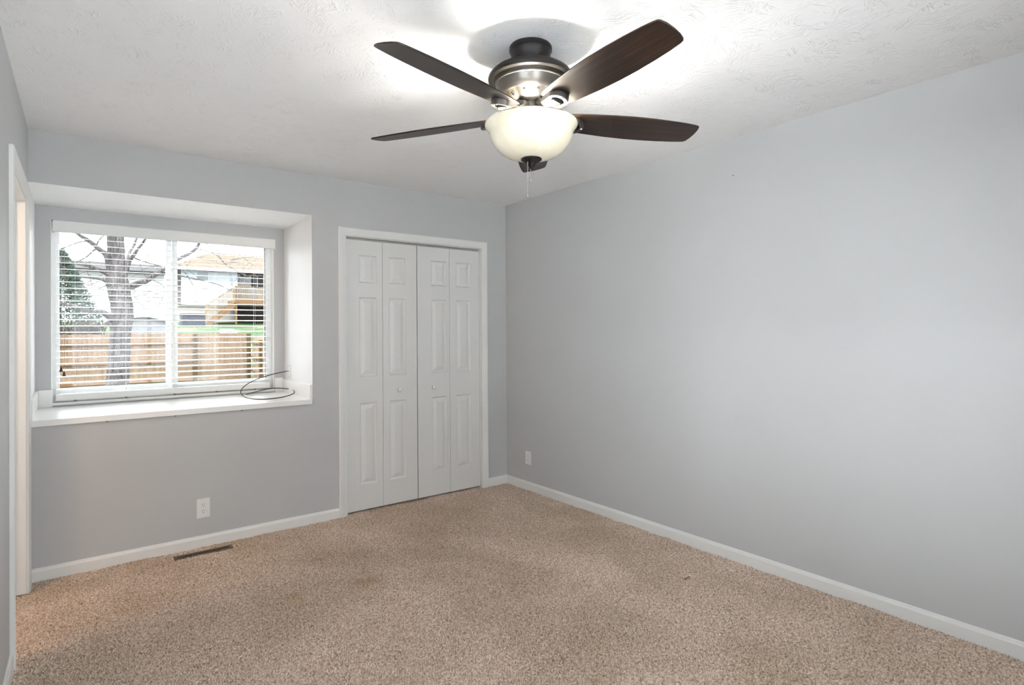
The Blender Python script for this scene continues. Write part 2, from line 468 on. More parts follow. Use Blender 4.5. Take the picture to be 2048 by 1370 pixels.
# ---------------------------------------------------------------- hall beyond the doorway
S(MB().box(-4.5, xw(-.5) - .10, -1.4, 0.2, -.06, -.004).build('floor_hall', M['carpet']), 'brown carpet in the hall', 'floor')
m = MB(); m.box(-4.55, -4.45, -1.4, .2, -.02, H); m.box(-4.5, -3.34, .12, .2, -.02, H); m.box(-4.5, -3.345, -1.44, -1.34, -.02, H)
S(m.build('wall_hall', M['wall']), 'grey walls of the hall beyond the doorway', 'wall')

# ---------------------------------------------------------------- trim helpers
def frame_sweep(path, prof, mapf, closed=False):
    """mitred moulding: path = inner edge in 2-D, prof = (outward, height) pairs, mapf(u, v, h) -> point"""
    mb = MB(); k = len(prof); n = len(path)
    P = [Vector(p) for p in path]
    for i in range(n):
        def nrm(a, b): d = (b - a).normalized(); return Vector((-d.y, d.x))
        if i == 0: o = nrm(P[0], P[1])
        elif i == n - 1: o = nrm(P[-2], P[-1])
        else:
            a, b = nrm(P[i - 1], P[i]), nrm(P[i], P[i + 1]); o = (a + b); o = o / (1 + a.dot(b))
        for (w, h) in prof:
            q = P[i] + o * w
            mb.v.append(tuple(mapf(q.x, q.y, h)))
    for i in range(n - 1):
        for j in range(k):
            a = i * k + j; b = i * k + (j + 1) % k
            mb.f.append((a, b, b + k, a + k))
    mb.f.append(tuple(range(k))[::-1]); mb.f.append(tuple((n - 1) * k + j for j in range(k)))
    return mb
CAS = [(0, 0), (0, .010), (.004, .012), (.014, .012), (.018, .0145), (.040, .017), (.050, .018), (.057, .014), (.057, 0)]

# closet casing (left leg up, over, down)
ci, co_ = CX0 - .004, CX1 + .004
mb = frame_sweep([(ci, -.012), (ci, CZ + .004), (co_, CZ + .004), (co_, -.012)], CAS, lambda u, v, h: (u, -h, v))
S(mb.build('trim_1', M['trim'], smooth=30), 'white casing around the closet', 'trim')
m = MB(); m.box(CX0, CX0 + .004, .0, .119, -.012, CZ); m.box(CX1 - .004, CX1, .0, .119, -.012, CZ); m.box(CX0, CX1, .0, .119, CZ - .004, CZ)
jamb = m.build('trim_2', M['trim']); S(jamb, 'white jamb lining the closet opening', 'trim')
m = MB(); m.box(CX0 + .004, CX1 - .004, .030, .034, CZ - .020, CZ - .004); m.box(CX0 + .004, CX1 - .004, .052, .056, CZ - .020, CZ - .004)
m.box(CX0 + .004, CX1 - .004, .030, .056, CZ - .006, CZ - .004)
m.build('door_track', M['track'], jamb)

# room door casing + jamb on the left wall
mb = frame_sweep([(-DY1 + 0, -.012), (-DY1, DZ + .005), (-DY0, DZ + .005), (-DY0, -.012)][::1], CAS, lambda u, v, h: (xw(-u) + h, -u, v))
S(mb.build('trim_3', M['trim'], smooth=30), 'white casing around the doorway on the left', 'trim')
m = MB(); t = .016
def jb(y0, y1, z0, z1, d0=-.118, d1=.0005):
    m.hexa([(xw(y0) + d0, y0, z0), (xw(y0) + d1, y0, z0), (xw(y1) + d1, y1, z0), (xw(y1) + d0, y1, z0), (xw(y0) + d0, y0, z1), (xw(y0) + d1, y0, z1), (xw(y1) + d1, y1, z1), (xw(y1) + d0, y1, z1)])
jb(DY1 - t, DY1, .006, DZ); jb(DY0, DY0 + t, .006, DZ); jb(DY0, DY1, DZ - t, DZ)
jb(DY1 - t - .010, DY1 - t, .006, DZ - t, -.075, -.04); jb(DY0 + t, DY0 + t + .010, .006, DZ - t, -.075, -.04); jb(DY0, DY1, DZ - t - .010, DZ - t, -.075, -.04)
S(m.build('trim_4', M['trim'], bevel=.0015), 'white jamb of the doorway on the left', 'trim')

# baseboards
BP = [(0, -.012), (.012, -.012), (.013, .052), (.011, .058), (.009, .060), (.008, .066), (.004, .069), (0, .069)]
def base_x(name, x0, x1, label):
    S(MB().prism(BP, lambda p: (x0, -p[0], p[1]), lambda p: (x1, -p[0], p[1])).build(name, M['trim']), label, 'baseboard')
base_x('baseboard_back', xw(0) + .0, CX0 - .061, 'white baseboard under the window alcove')
base_x('baseboard_back_corner', CX1 + .061, 0, 'short white baseboard between closet and corner')
S(MB().prism(BP, lambda p: (-p[0], YF, p[1]), lambda p: (-p[0], -.004, p[1])).build('baseboard_right', M['trim']), 'white baseboard along the long right wall', 'baseboard')
S(MB().prism(BP, lambda p: (xw(YF) + p[0], YF, p[1]), lambda p: (xw(DY0 - .057) + p[0], DY0 - .057, p[1])).build('baseboard_left', M['trim']), 'white baseboard at the left edge', 'baseboard')
S(MB().prism(BP, lambda p: (xw(DY1 + .057) + p[0], DY1 + .057, p[1]), lambda p: (XL + p[0], -.012, p[1])).build('baseboard_left_corner', M['trim']), 'stub of white baseboard between doorway and corner', 'baseboard')

# ---------------------------------------------------------------- closet bifold doors
def leaf_mesh(x0, x1, z0, z1, yf=.018, th=.030):
    """moulded three-panel leaf: front face with recessed grooves and raised fields"""
    mb = MB(); w = x1 - x0
    px0, px1 = x0 + .25 * 0 + (PANEL[0]), x0 + PANEL[1]
    rows = [(.199, .805), (1.002, 1.590), (1.703, 1.906)]
    xs = [x0, px0, px1, x1]; zs = [z0] + [z for r in rows for z in r] + [z1]
    # flat face cells that are not panels
    for i in range(3):
        for j in range(len(zs) - 1):
            if i == 1 and j in (1, 3, 5): continue
            mb.quad((xs[i], yf, zs[j]), (xs[i + 1], yf, zs[j]), (xs[i + 1], yf, zs[j + 1]), (xs[i], yf, zs[j + 1]))
    for (a, b) in rows:
        loops = []
        for (ins, dep) in ((0, 0), (.004, .0085), (.009, .0115), (.015, .0115), (.041, .0025), (.045, .0015)):
            loops.append([(px0 + ins, yf + dep, a + ins), (px1 - ins, yf + dep, a + ins), (px1 - ins, yf + dep, b - ins), (px0 + ins, yf + dep, b - ins)])
        for L0, L1 in zip(loops, loops[1:]):
            for k in range(4):
                mb.quad(L0[k], L0[(k + 1) % 4], L1[(k + 1) % 4], L1[k])
        mb.quad(*loops[-1])
    # sides and back
    e = .0015
    mb.quad((x0, yf, z0), (x0, yf, z1), (x0, yf + th, z1), (x0, yf + th, z0)); mb.quad((x1, yf, z0), (x1, yf + th, z0), (x1, yf + th, z1), (x1, yf, z1))
    mb.quad((x0, yf, z1), (x1, yf, z1), (x1, yf + th, z1), (x0, yf + th, z1)); mb.quad((x0, yf, z0), (x0, yf + th, z0), (x1, yf + th, z0), (x1, yf, z0))
    mb.quad((x0, yf + th, z0), (x0, yf + th, z1), (x1, yf + th, z1), (x1, yf + th, z0))
    i = len(mb.v)
    return mb
def weld(o):
    bm = bmesh.new(); bm.from_mesh(o.data); bmesh.ops.remove_doubles(bm, verts=bm.verts, dist=1e-5)
    bmesh.ops.recalc_face_normals(bm, faces=bm.faces); bm.to_mesh(o.data); bm.free()
    for v in o.data.vertices: pass
LX = [-1.4490, -1.1640, -1.1615, -.8720, -.8650, -.5705, -.5680, -.2760]
LZ0, LZ1 = .014, 2.014
knob_x = (-1.0302, -.7262)
for d in range(2):
    side = ('left', 'right')[d]
    t = thing('door_%d' % (d + 1), (LX[4 * d], .033, LZ0), 'white panelled bifold closet door, the %s pair' % side, 'door', kind='structure')
    for q in range(2):
        x0, x1 = LX[4 * d + 2 * q], LX[4 * d + 2 * q + 1]
        PANEL = [(.102, .238), (.052, .192), (.126, .268), (.062, .204)][2 * d + q]
        o = leaf_mesh(x0, x1, LZ0, LZ1).build('door_leaf', M['door'], fix=False)
        weld(o); rel(o, t)
    k = MB().lathe([(0, -.026 - .002), (.008, -.0275), (.013, -.024), (.0165, -.017), (.0155, -.010), (.010, -.005), (.009, .0), (.013, .0)][::-1], 20, (knob_x[d], .018, .886), 'y')
    k.v = [(x, 2 * .018 - y, z) for (x, y, z) in k.v]
    rel(tag(k.build('door_knob', M['plate'], smooth=50), 'round white knob'), t)

# ---------------------------------------------------------------- alcove counter
t = thing('trim_6', ((XL + RXR) / 2, RD / 2, RZ0), 'white laminate counter filling the window alcove', 'sill', kind='structure')
m = MB(); m.box(XL - .001, -1.7068, -.016, RD, RZ0 - .001, .8665)
rel(m.build('counter_top', M['laminate'], bevel=.002), t)
SZ0, SZ1 = .8665, .9665
rel(MB().box(-1.7165, RXR + .0005, .004, RD, SZ0, SZ1).build('side_splash', M['laminate'], bevel=.0015), t)
rel(MB().box(XL, XL + .016, .004, RD, SZ0, SZ1 + .01).build('side_splash', M['laminate'], bevel=.0015), t)
rel(MB().box(XL + .016, -3.134, RD - .016, RD, SZ0, SZ1 + .012).build('back_splash', M['laminate'], bevel=.0015), t)
rel(MB().box(WX1 + .004, -1.7165, RD - .016, RD, SZ0, SZ1 + .012).build('back_splash', M['laminate'], bevel=.0015), t)
for (px, py) in ((214, 846), (351, 832), (484, 820)):
    p = at(px, py, 'y', -.004)
    rel(MB().lathe([(0, -.004), (.004, -.004), (.0045, 0), (0, 0)], 10, (p.x, -.004, .829), 'y').build('screw', M['screw']), t)

# ---------------------------------------------------------------- window
t = thing('window_1', ((WX0 + WX1) / 2, RD + .1, WZ0), 'white sliding window behind the blind in the alcove', 'window', kind='structure')
GY = RD + .105
m = MB(); fw = .030
m.box(WX0, WX0 + fw, RD + .075, RD + .148, WZ0, WZ1); m.box(WX1 - .036, WX1, RD + .075, RD + .148, WZ0, WZ1)
m.box(WX0 + fw, WX1 - .036, RD + .076, RD + .148, WZ0, WZ0 + .045); m.box(WX0 + fw, WX1 - .036, RD + .076, RD + .148, WZ1 - .03, WZ1)
rel(m.build('window_frame', M['vinyl'], bevel=.002), t)
m = MB()       # white returns of the opening
m.box(WX0, WX0 + .004, RD - .0005, RD + .0755, WZ0 + .004, WZ1); m.box(WX1 - .004, WX1, RD - .0005, RD + .0755, WZ0 + .004, WZ1)
m.box(WX0, WX1, RD - .012, RD + .08, WZ0 - .012, WZ0 + .004)
rel(m.build('window_return', M['trim']), t)
MUX0, MUX1 = -2.4927, -2.427
def sash(x0, x1, y, nm, wl, wr):
    mm = MB(); z0, z1 = WZ0 + .045, WZ1 - .03; wb = .028
    mm.box(x0, x0 + wl, y - .014, y + .014, z0, z1); mm.box(x1 - wr, x1, y - .014, y + .014, z0, z1)
    mm.box(x0 + wl, x1 - wr, y - .014, y + .014, z0, z0 + wb); mm.box(x0 + wl, x1 - wr, y - .014, y + .014, z1 - wb, z1)
    s_ = rel(mm.build(nm, M['vinyl'], bevel=.0015), t)
    g_ = MB().box(x0 + wl - .004, x1 - wr + .004, y - .002, y + .002, z0 + wb - .004, z1 - wb + .004).build('pane', M['glass'])
    g_.parent = s_
    return s_
sash(WX0 + fw, MUX0 + .032, RD + .126, 'sash', .012, .034)
s2 = sash(MUX0 + .034, WX1 - .036, RD + .094, 'sash', .032, .012)
g = MB().box(WX1 - .0515, WX1 - .0465, RD + .078, RD + .0805, WZ0 + .07, WZ1 - .05).build('gasket', M['gasket'], s2)
tag(g, 'thin black weather strip')
tag(MB().box(-2.4675, -2.4645, RD + .0775, RD + .0802, WZ0 + .05, WZ1 - .04).build('gasket', M['vinyl'], s2), 'grey joint line')

# ---------------------------------------------------------------- blind
BX0, BX1 = -3.125, -1.797
YB = RD + .030
t = thing('window_blind', ((BX0 + BX1) / 2, YB, WZ1), 'white open slatted blind hanging in front of the sliding window', 'blind')
m = MB()
m.box(-3.131, -1.7775, RD - .046, RD - .036, 1.985, 2.0595); m.box(-3.131, -3.123, RD - .036, RD + .01, 1.985, 2.0595); m.box(-1.7855, -1.7775, RD - .036, RD - .001, 1.985, 2.0595)
m.box(-3.131, -1.7775, RD - .050, RD - .036, 1.985, 1.992); m.box(-3.131, -1.7775, RD - .050, RD - .036, 2.052, 2.0595)
rel(m.build('valance', M['valance'], bevel=.002), t)
rel(MB().box(BX0, BX1, RD + .004, RD + .056, 2.01, 2.06).build('head_rail', M['vinyl'], bevel=.003), t)
NS, ZS0, PITCH_S = 25, 1.9610, .0411
tilt = math.radians(6.5)
m = MB()
for k in range(NS):
    zc = ZS0 - k * PITCH_S
    if zc < .955: break
    prof = []
    for j in range(7):
        a = (j / 6 - .5) * .050; prof.append((a, .0018 * (1 - (2 * j / 6 - 1) ** 2)))
    poly = [(a, h + .0013) for a, h in prof] + [(a, h - .0013) for a, h in prof[::-1]]
    def mp(p, x, zc=zc):
        return (x, YB + p[0] * math.cos(tilt) - p[1] * math.sin(tilt), zc + p[0] * math.sin(tilt) + p[1] * math.cos(tilt))
    m.prism(poly, lambda p: mp(p, BX0 + .006), lambda p: mp(p, BX1 - .004))
rel(m.build('slats', M['slat']), t)
br = rel(MB().box(BX0 + .004, BX1 - .012, YB - .026, YB + .026, .902, .944).build('bottom_rail', M['slat'], bevel=.004), t)
CORDX = [at(x, 640, 'y', YB).x for x in (150.4, 252, 348, 432, 509)]
for cx_ in CORDX:
    mm = MB()
    for yy in (YB - .026, YB + .026): mm.tube([(cx_, yy, .944), (cx_, yy, 2.01)], .0009, 5)
    for k in range(NS):
        zc = ZS0 - k * PITCH_S
        if zc > .955: mm.tube([(cx_, YB - .026, zc - .004), (cx_, YB + .026, zc + .001)], .0006, 4)
    rel(mm.build('ladder_cord', M['cord_white']), t)
    o = MB().lathe([(0, -.006), (.007, -.006), (.008, 0), (0, 0)], 12, (cx_, YB - .012, .902)).build('rail_button', M['screw']); rel(o, t)
lc = [(at(122, 600, 'y', RD - .005).x, .0), (at(128, 600, 'y', RD - .005).x, .0)]
for (x_, zt) in ((lc[0][0], at(122, 735, 'y', RD - .005).z), (lc[1][0], at(128, 744, 'y', RD - .005).z)):
    mm = MB().tube([(x_ + .003, RD - .004, 2.0), (x_, RD - .005, zt)], .0012, 5)
    c_ = rel(mm.build('pull_cord', M['cord']), t)
    ts = MB().lathe([(0, .002), (.004, 0), (.006, -.006), (.0065, -.014), (.010, -.022), (.0105, -.027), (.0, -.028)], 14, (x_, RD - .005, zt))
    o = ts.build('tassel', M['tassel'], smooth=50); o.parent = c_; tag(o, 'dark brown wooden tassel')

# ---------------------------------------------------------------- outlets, plates
def outlet(mapf, root_loc, label):
    """mapf(u, v, d): u across, v up, d out of the wall"""
    t = thing('power_outlet', root_loc, label, 'outlet')
    def bx(mb, u0, u1, v0, v1, d0, d1):
        mb.hexa([mapf(u0, v0, d0), mapf(u1, v0, d0), mapf(u1, v1, d0), mapf(u0, v1, d0), mapf(u0, v0, d1), mapf(u1, v0, d1), mapf(u1, v1, d1), mapf(u0, v1, d1)])
    def ngon(mb, pts, d0, d1): mb.prism(pts, lambda p: mapf(p[0], p[1], d0), lambda p: mapf(p[0], p[1], d1))
    mb = MB(); bx(mb, -.0365, .0365, -.0585, .0585, 0, .0055)
    rel(mb.build('cover_plate', M['plate'], bevel=.0022), t)
    for s in (1, -1):
        c = s * .0195; pts = []
        for k in range(28):
            a = 2 * PI * k / 28; u, v = .0172 * math.cos(a), .0172 * math.sin(a)
            pts.append((u, c + max(-.0135, min(.0135, v))))
        mb = MB(); ngon(mb, pts, .005, .0072)
        rc = rel(mb.build('receptacle', M['plate'], bevel=.0005), t)
        mb = MB()
        bx(mb, -.0076, -.0054, c + .0005, c + .0085, .0068, .0074); bx(mb, .0054, .0076, c + .0012, c + .0078, .0068, .0074)
        ngon(mb, [(.0026 * math.cos(2 * PI * k / 12), c - .0068 + .0026 * math.sin(2 * PI * k / 12)) for k in range(12)], .0068, .0074)
        o = mb.build('slot', M['dark']); tag(o, 'dark slots'); o.parent = rc; o.matrix_parent_inverse = Matrix.Identity(4)
    mb = MB(); ngon(mb, [(.003 * math.cos(2 * PI * k / 12), .003 * math.sin(2 * PI * k / 12)) for k in range(12)], .005, .0066)
    rel(mb.build('screw', M['plate']), t)
    return t
outlet(lambda u, v, d: (-2.3845 + u * 1.02, -d, .2385 + v * 1.02), (-2.3845, 0, .18), 'white double outlet low on the back wall under the window')
outlet(lambda u, v, d: (-d, -.3010 - u * .98, .2670 + v * .95), (0, -.301, .21), 'white double outlet low on the right wall near the corner')

t = thing('cable_wall_plate', (RXR, .538, .98), 'white cable plate on the right side of the alcove', 'wall plate')
pc = Vector((RXR, .538, 1.0345))
rel(MB().box(RXR - .005, RXR, pc.y - .036, pc.y + .036, pc.z - .057, pc.z + .057).build('cover_plate', M['plate'], bevel=.002), t)
for dz in (-.042, .042):
    rel(MB().lathe([(0, .0065), (.003, .0065), (.0035, .0045), (0, .0045)], 10, (RXR, pc.y, pc.z + dz), 'x').build('screw', M['screw']), t)
rel(MB().lathe([(.002, .016), (.0048, .016), (.0048, .005), (.0075, .005), (.0075, .0045)], 12, (RXR, pc.y, pc.z), 'x').build('connector', M['steel'], smooth=40), t)

# coaxial cable: leaves the plate, arcs over and lies in a springy loop on the counter
CZ0 = .8665 + .0036
def smooth_path(P, n=8):
    P = [Vector(p) for p in P]; out = []
    for i in range(len(P) - 1):
        p0, p1, p2, p3 = P[max(i - 1, 0)], P[i], P[i + 1], P[min(i + 2, len(P) - 1)]
        for k in range(n):
            s = k / n
            out.append(0.5 * ((2 * p1) + (p2 - p0) * s + (2 * p0 - 5 * p1 + 4 * p2 - p3) * s * s + (3 * p1 - p0 - 3 * p2 + p3) * s ** 3))
    out.append(P[-1]); return out
cp = [Vector((RXR - .016, pc.y, pc.z)), at(568, 743.5, 'y', .535), at(556, 746, 'y', .53), at(545, 748.5, 'y', .52), at(530, 753, 'y', .51), at(515, 758, 'y', .50), at(500, 765, 'y', .48),
      at(490, 771.5, 'y', .46), at(484, 777.5, 'y', .45), at(481.5, 784, 'y', .44)]
for (px, py) in ((484, 789.5), (492, 794.5), (512, 798), (540, 797.5), (565, 794.0)):
    p = at(px, py, 'z', CZ0); cp.append(p)
cp += [at(583, 789, 'x', -1.765), at(589, 784, 'x', -1.742), at(583, 779, 'y', .47), at(570, 777, 'y', .53), at(553, 776.3, 'y', .56), at(540, 777.3, 'y', .575), at(520, 781.5, 'y', .58),
       at(505, 785.3, 'y', .56)]
pe = at(494, 788.2, 'z', CZ0)
cp.append(pe)
t = thing('coaxial_cable', (-1.9, .4, .8665), 'black cable looped on the white alcove counter', 'cable')
sp = smooth_path(cp)
rel(MB().tube(sp, .0034, 10).build('cable', M['rubber'], smooth=60), t)
d = (sp[-1] - sp[-3]).normalized()
rel(tag(MB().tube([sp[-1] - d * .004, sp[-1] + d * .012, sp[-1] + d * .013, sp[-1] + d * .020], [.0042, .0042, .0055, .0055], 10).build('connector', M['steel'], smooth=40), 'bright metal end connector'), t)
rel(tag(MB().tube([sp[0] + Vector((.012, 0, 0)), sp[0] + Vector((-.004, 0, 0))], [.0052, .0052], 10).build('connector', M['steel'], smooth=40), 'bright metal end connector'), t)

# ---------------------------------------------------------------- floor register
c = at(405, 1105.5, 'z', .0)
t = thing('floor_vent', (c.x, c.y, 0), 'brown metal vent set in the carpet under the alcove', 'vent')
VX0, VX1, VY0, VY1 = -2.560, -2.243, -.150, -.094
m = MB()
m.box(VX0, VX1, VY0, VY0 + .007, -.006, .0035); m.box(VX0, VX1, VY1 - .012, VY1, -.006, .0045); m.box(VX0, VX0 + .016, VY0 + .007, VY1 - .012, -.006, .004); m.box(VX1 - .016, VX1, VY0 + .007, VY1 - .012, -.006, .004)
rel(m.build('vent_frame', M['bronze_vent'], bevel=.001), t)
m = MB()
nl = 26
for k in range(nl):
    x = VX0 + .016 + (VX1 - VX0 - .032) * (k + .5) / nl
    m.box(x - .0012, x + .0012, VY0 + .007, VY1 - .012, -.008, -.0005)
rel(m.build('vent_slats', M['bronze_vent']), t)
rel(tag(MB().box(VX0 + .010, VX1 - .010, VY0 + .004, VY1 - .006, -.012, -.0075).build('vent_opening', M['dark']), 'dark opening'), t)

# nail in the right wall
p = at(1466.5, 351, 'x', -.003)
tag(MB().lathe([(0, .007), (.0035, .0065), (.004, .005), (.0018, .0045), (.0018, -.004)], 10, (0, p.y, p.z), 'x').build('nail', M['screw']), 'small dark nail high in the bare right wall', 'nail')

# ---------------------------------------------------------------- ceiling fan
FX, FY, FZ = -1.6076, -2.3071, 2.17
fan = thing('ceiling_fan', (FX, FY, H), 'dark five-blade ceiling fan with a lit cream glass bowl', 'ceiling fan')
def fpart(mb, name, mat, smooth=40, bevel=0.0, parent=None, label=None):
    o = mb.build(name, mat, smooth=smooth, bevel=bevel)
    rel(o, fan) if parent is None else setattr(o, 'parent', parent)
    if label: tag(o, label)
    return o
cc = (FX, FY, 0)
fpart(MB().lathe([(0, 2.4399), (.081, 2.4399), (.0835, 2.436), (.0835, 2.424), (.080, 2.4215), (.0795, 2.418), (.0785, 2.412), (.074, 2.400), (.066, 2.388), (.0625, 2.380), (.0615, 2.366), (0, 2.366)], 56, cc), 'canopy', M['bronze'])
fpart(MB().lathe([(0, 2.372), (.066, 2.372), (.072, 2.371), (.080, 2.3675), (.105, 2.3605), (.128, 2.351), (.146, 2.340), (.158, 2.330), (.165, 2.320), (.167, 2.313), (.1655, 2.306), (.158, 2.302),
                  (.151, 2.302), (.149, 2.2985), (.1445, 2.2955), (.1435, 2.2925), (.139, 2.2925)], 64, cc), 'motor_housing', M['bronze'])
fpart(MB().lathe([(.1405, 2.2945), (.1395, 2.2900), (.136, 2.2885), (.131, 2.276), (.124, 2.262), (.115, 2.250), (.111, 2.2475), (.1095, 2.2495), (.105, 2.2465), (.094, 2.234), (.082, 2.225), (.072, 2.220), (.066, 2.2185), (0, 2.2185)], 64, cc),
      'motor_cover', M['lit_bronze'], label='lower bronze housing, coloured paler as if lamplit')
for k in range(12):
    m = MB(); a = 2 * PI * k / 12 + .1
    e = Vector((math.cos(a), math.sin(a), 0))
    m.tube([Vector((FX, FY, 2.2385)) + e * .101, Vector((FX, FY, 2.2295)) + e * .091], .0042, 8)
    fpart(m, 'cooling_slot', M['steel'])
fpart(MB().lathe([(0, 2.22), (.037, 2.22), (.037, 2.186), (.040, 2.184), (.060, 2.180), (.072, 2.174), (.076, 2.166), (.076, 2.156), (.070, 2.152), (0, 2.152)], 48, cc), 'light_fitter', M['lit_bronze'])
prof = [(.172, 2.1395), (.178, 2.1395), (.1815, 2.1365), (.1805, 2.131), (.1765, 2.126), (.1715, 2.121), (.1695, 2.115), (.1665, 2.112), (.1640, 2.106), (.1625, 2.098), (.1600, 2.088), (.1550, 2.076), (.1470, 2.061), (.1360, 2.046),
        (.1210, 2.032), (.1020, 2.020), (.0800, 2.0115), (.0550, 2.006), (.0300, 2.0035), (.0, 2.003)]
inn = [(max(r - .0035, 0), z + .004) for r, z in prof[::-1]]
bowl = fpart(MB().lathe(prof + inn[:-1] + [prof[0]], 72, cc), 'glass_bowl', M['bowl'], smooth=60, label='cream opal glass bowl, lit')
fin = fpart(MB().lathe([(0, 2.006), (.038, 2.006), (.041, 2.003), (.0405, 1.999), (.034, 1.996), (.028, 1.990), (.020, 1.986), (.017, 1.982), (.015, 1.975), (.008, 1.970), (.006, 1.964), (0, 1.963)], 40, cc), 'finial', M['bronze'])
def chain(x, y, z0, z1):
    mb = MB(); mb.tube([(x, y, z0), (x, y, z1)], .0006, 5); z = z0
    while z > z1:
        mb.lathe([(0, .0017), (.0012, .0012), (.0017, 0), (.0012, -.0012), (0, -.0017)], 6, (x, y, z)); z -= .0042
    mb.lathe([(0, .002), (.0022, .001), (.003, -.006), (.0025, -.014), (0, -.015)], 10, (x, y, z1))
    return mb
pa = at(1055.5, 340, 'y', FY - .01)
pb = at(1061.5, 340, 'y', FY + .004)
fpart(chain(pa.x, pa.y, 1.985, at(1055.5, 386, 'y', FY - .01).z), 'pull_chain', M['steel'])
fpart(chain(pb.x, pb.y, 1.985, at(1061.5, 354, 'y', FY).z), 'pull_chain', M['steel'])
# blades
TH, PHI = -1.5363 - .118, -.2286
DZS = [.019, .007, -.0025, -.0104, -.0131]
half = [(.128, .046), (.150, .0545), (.19, .061), (.25, .067), (.33, .0735), (.42, .077), (.50, .0765), (.58, .0725), (.65, .0665), (.690, .061)]
tip = [(.702, .057), (.708, .050), (.714, .030), (.7175, .0), (.7165, -.030), (.711, -.051), (.705, -.0575)]
outline = [(s, w) for s, w in half] + tip + [(s, -w) for s, w in half[::-1]]
def bladeparts(parent):
    mb = MB().prism(outline, lambda p: (p[0], p[1], -.0030), lambda p: (p[0], p[1], .0030))
    b = mb.build('blade', M['blade'], bevel=.0022)
    # blade iron: thick horseshoe plate under the root and an arm rising to the flywheel
    def arc(cx_, ry, rx, a0, a1, n): return [(cx_ + rx * math.cos(a0 + (a1 - a0) * k / n), ry * math.sin(a0 + (a1 - a0) * k / n)) for k in range(n + 1)]
    outer = arc(.178, .039, .036, -PI / 2, PI / 2, 16) + [(.120, .034), (.110, .022), (.110, -.022), (.120, -.034)]
    hol = arc(.176, .026, .021, -PI / 2, PI / 2, 16) + [(.172, .018), (.170, .008), (.170, -.008), (.172, -.018)]
    mb = MB(); n = len(outer)
    for z in (-.0032, -.024):
        mb.v += [(x, y, z) for x, y in outer] + [(x, y, z) for x, y in hol]
    for k in range(n):
        k2 = (k + 1) % n
        mb.f += [(k, k2, n + k2, n + k), (2 * n + k, 3 * n + k, 3 * n + k2, 2 * n + k2), (k, 2 * n + k, 2 * n + k2, k2), (n + k, n + k2, 3 * n + k2, 3 * n + k)]
    for t_ in (.011, -.011):
        mb.bar((.112, t_, -.026), (.172, t_ * 1.9, -.026), .006, .006)
    mb.hexa([(.118, -.020, -.024), (.118, .020, -.024), (.062, .017, .012), (.062, -.017, .012), (.118, -.020, -.010), (.118, .020, -.010), (.058, .017, .028), (.058, -.017, .028)])
    mb.box(.045, .075, -.018, .018, .010, .032)
    ir = mb.build('blade_iron', M['iron'], bevel=.0015)
    ir.parent = b; tag(ir, 'dark metal blade bracket')
    for (s, t_) in ((.150, .030), (.150, -.030), (.206, 0)):
        sc = MB().lathe([(0, -.0045), (.004, -.004), (.005, -.0025), (0, -.0025)], 10, (s, t_, -.0222)).build('screw', M['steel']); sc.parent = b
    b.parent = parent
    return b
proto = None
for k in range(5):
    b = bladeparts(fan) if proto is None else copy_tree(proto, fan)
    proto = proto or b
    a = TH - k * 2 * PI / 5
    ur = Vector((math.cos(a), math.sin(a), 0)); ut = Vector((-math.sin(a), math.cos(a), 0))
    vt = ut * math.cos(PHI) + Vector((0, 0, 1)) * math.sin(PHI); nn = ur.cross(vt)
    mt = Matrix.Identity(4)
    for i in range(3): mt[i][0], mt[i][1], mt[i][2] = ur[i], vt[i], nn[i]
    mt[0][3], mt[1][3], mt[2][3] = FX, FY, FZ + DZS[k] + .003
    b.matrix_parent_inverse = Matrix.Translation(-Vector((FX, FY, H)))
    b.matrix_basis = mt
# the two bulbs in the bowl
for k, (dx, dy) in enumerate(((-.055, -.045), (.055, .040))):
    ld = bpy.data.lights.new('bulb', 'POINT'); ld.energy = LAMP_W / 2; ld.color = (1.0, .965, .91); ld.shadow_soft_size = .028
    lo = bpy.data.objects.new('bulb', ld); COL.objects.link(lo); lo.location = (dx, dy, 2.104 - H); lo.parent = fan

# hall lamp (warm), beyond the doorway
ld = bpy.data.lights.new('hall_lamp', 'POINT'); ld.energy = HALL_W; ld.color = (1.0, .72, .50); ld.shadow_soft_size = .09
lo = bpy.data.objects.new('hall_lamp', ld); COL.objects.link(lo); lo.location = (-4.25, -1.12, 1.9)

t = thing('window_added_front', ((FW[0] + FW[1]) / 2, YF - .06, FW[2]), 'unseen window added behind the photographer for daylight', 'window', kind='structure')
m = MB()
for (a, b) in ((FW[0], FW[0] + .05), ((FW[0] + FW[1]) / 2 - .025, (FW[0] + FW[1]) / 2 + .025), (FW[1] - .05, FW[1])): m.box(a, b, YF - .1, YF - .04, FW[2], FW[3])
m.box(FW[0], FW[1], YF - .095, YF - .045, FW[2], FW[2] + .05); m.box(FW[0], FW[1], YF - .095, YF - .045, FW[3] - .05, FW[3])
rel(m.build('window_frame', M['vinyl']), t)
rel(MB().box(FW[0] + .03, FW[1] - .03, YF - .072, YF - .068, FW[2] + .03, FW[3] - .03).build('pane', M['glass']), t)
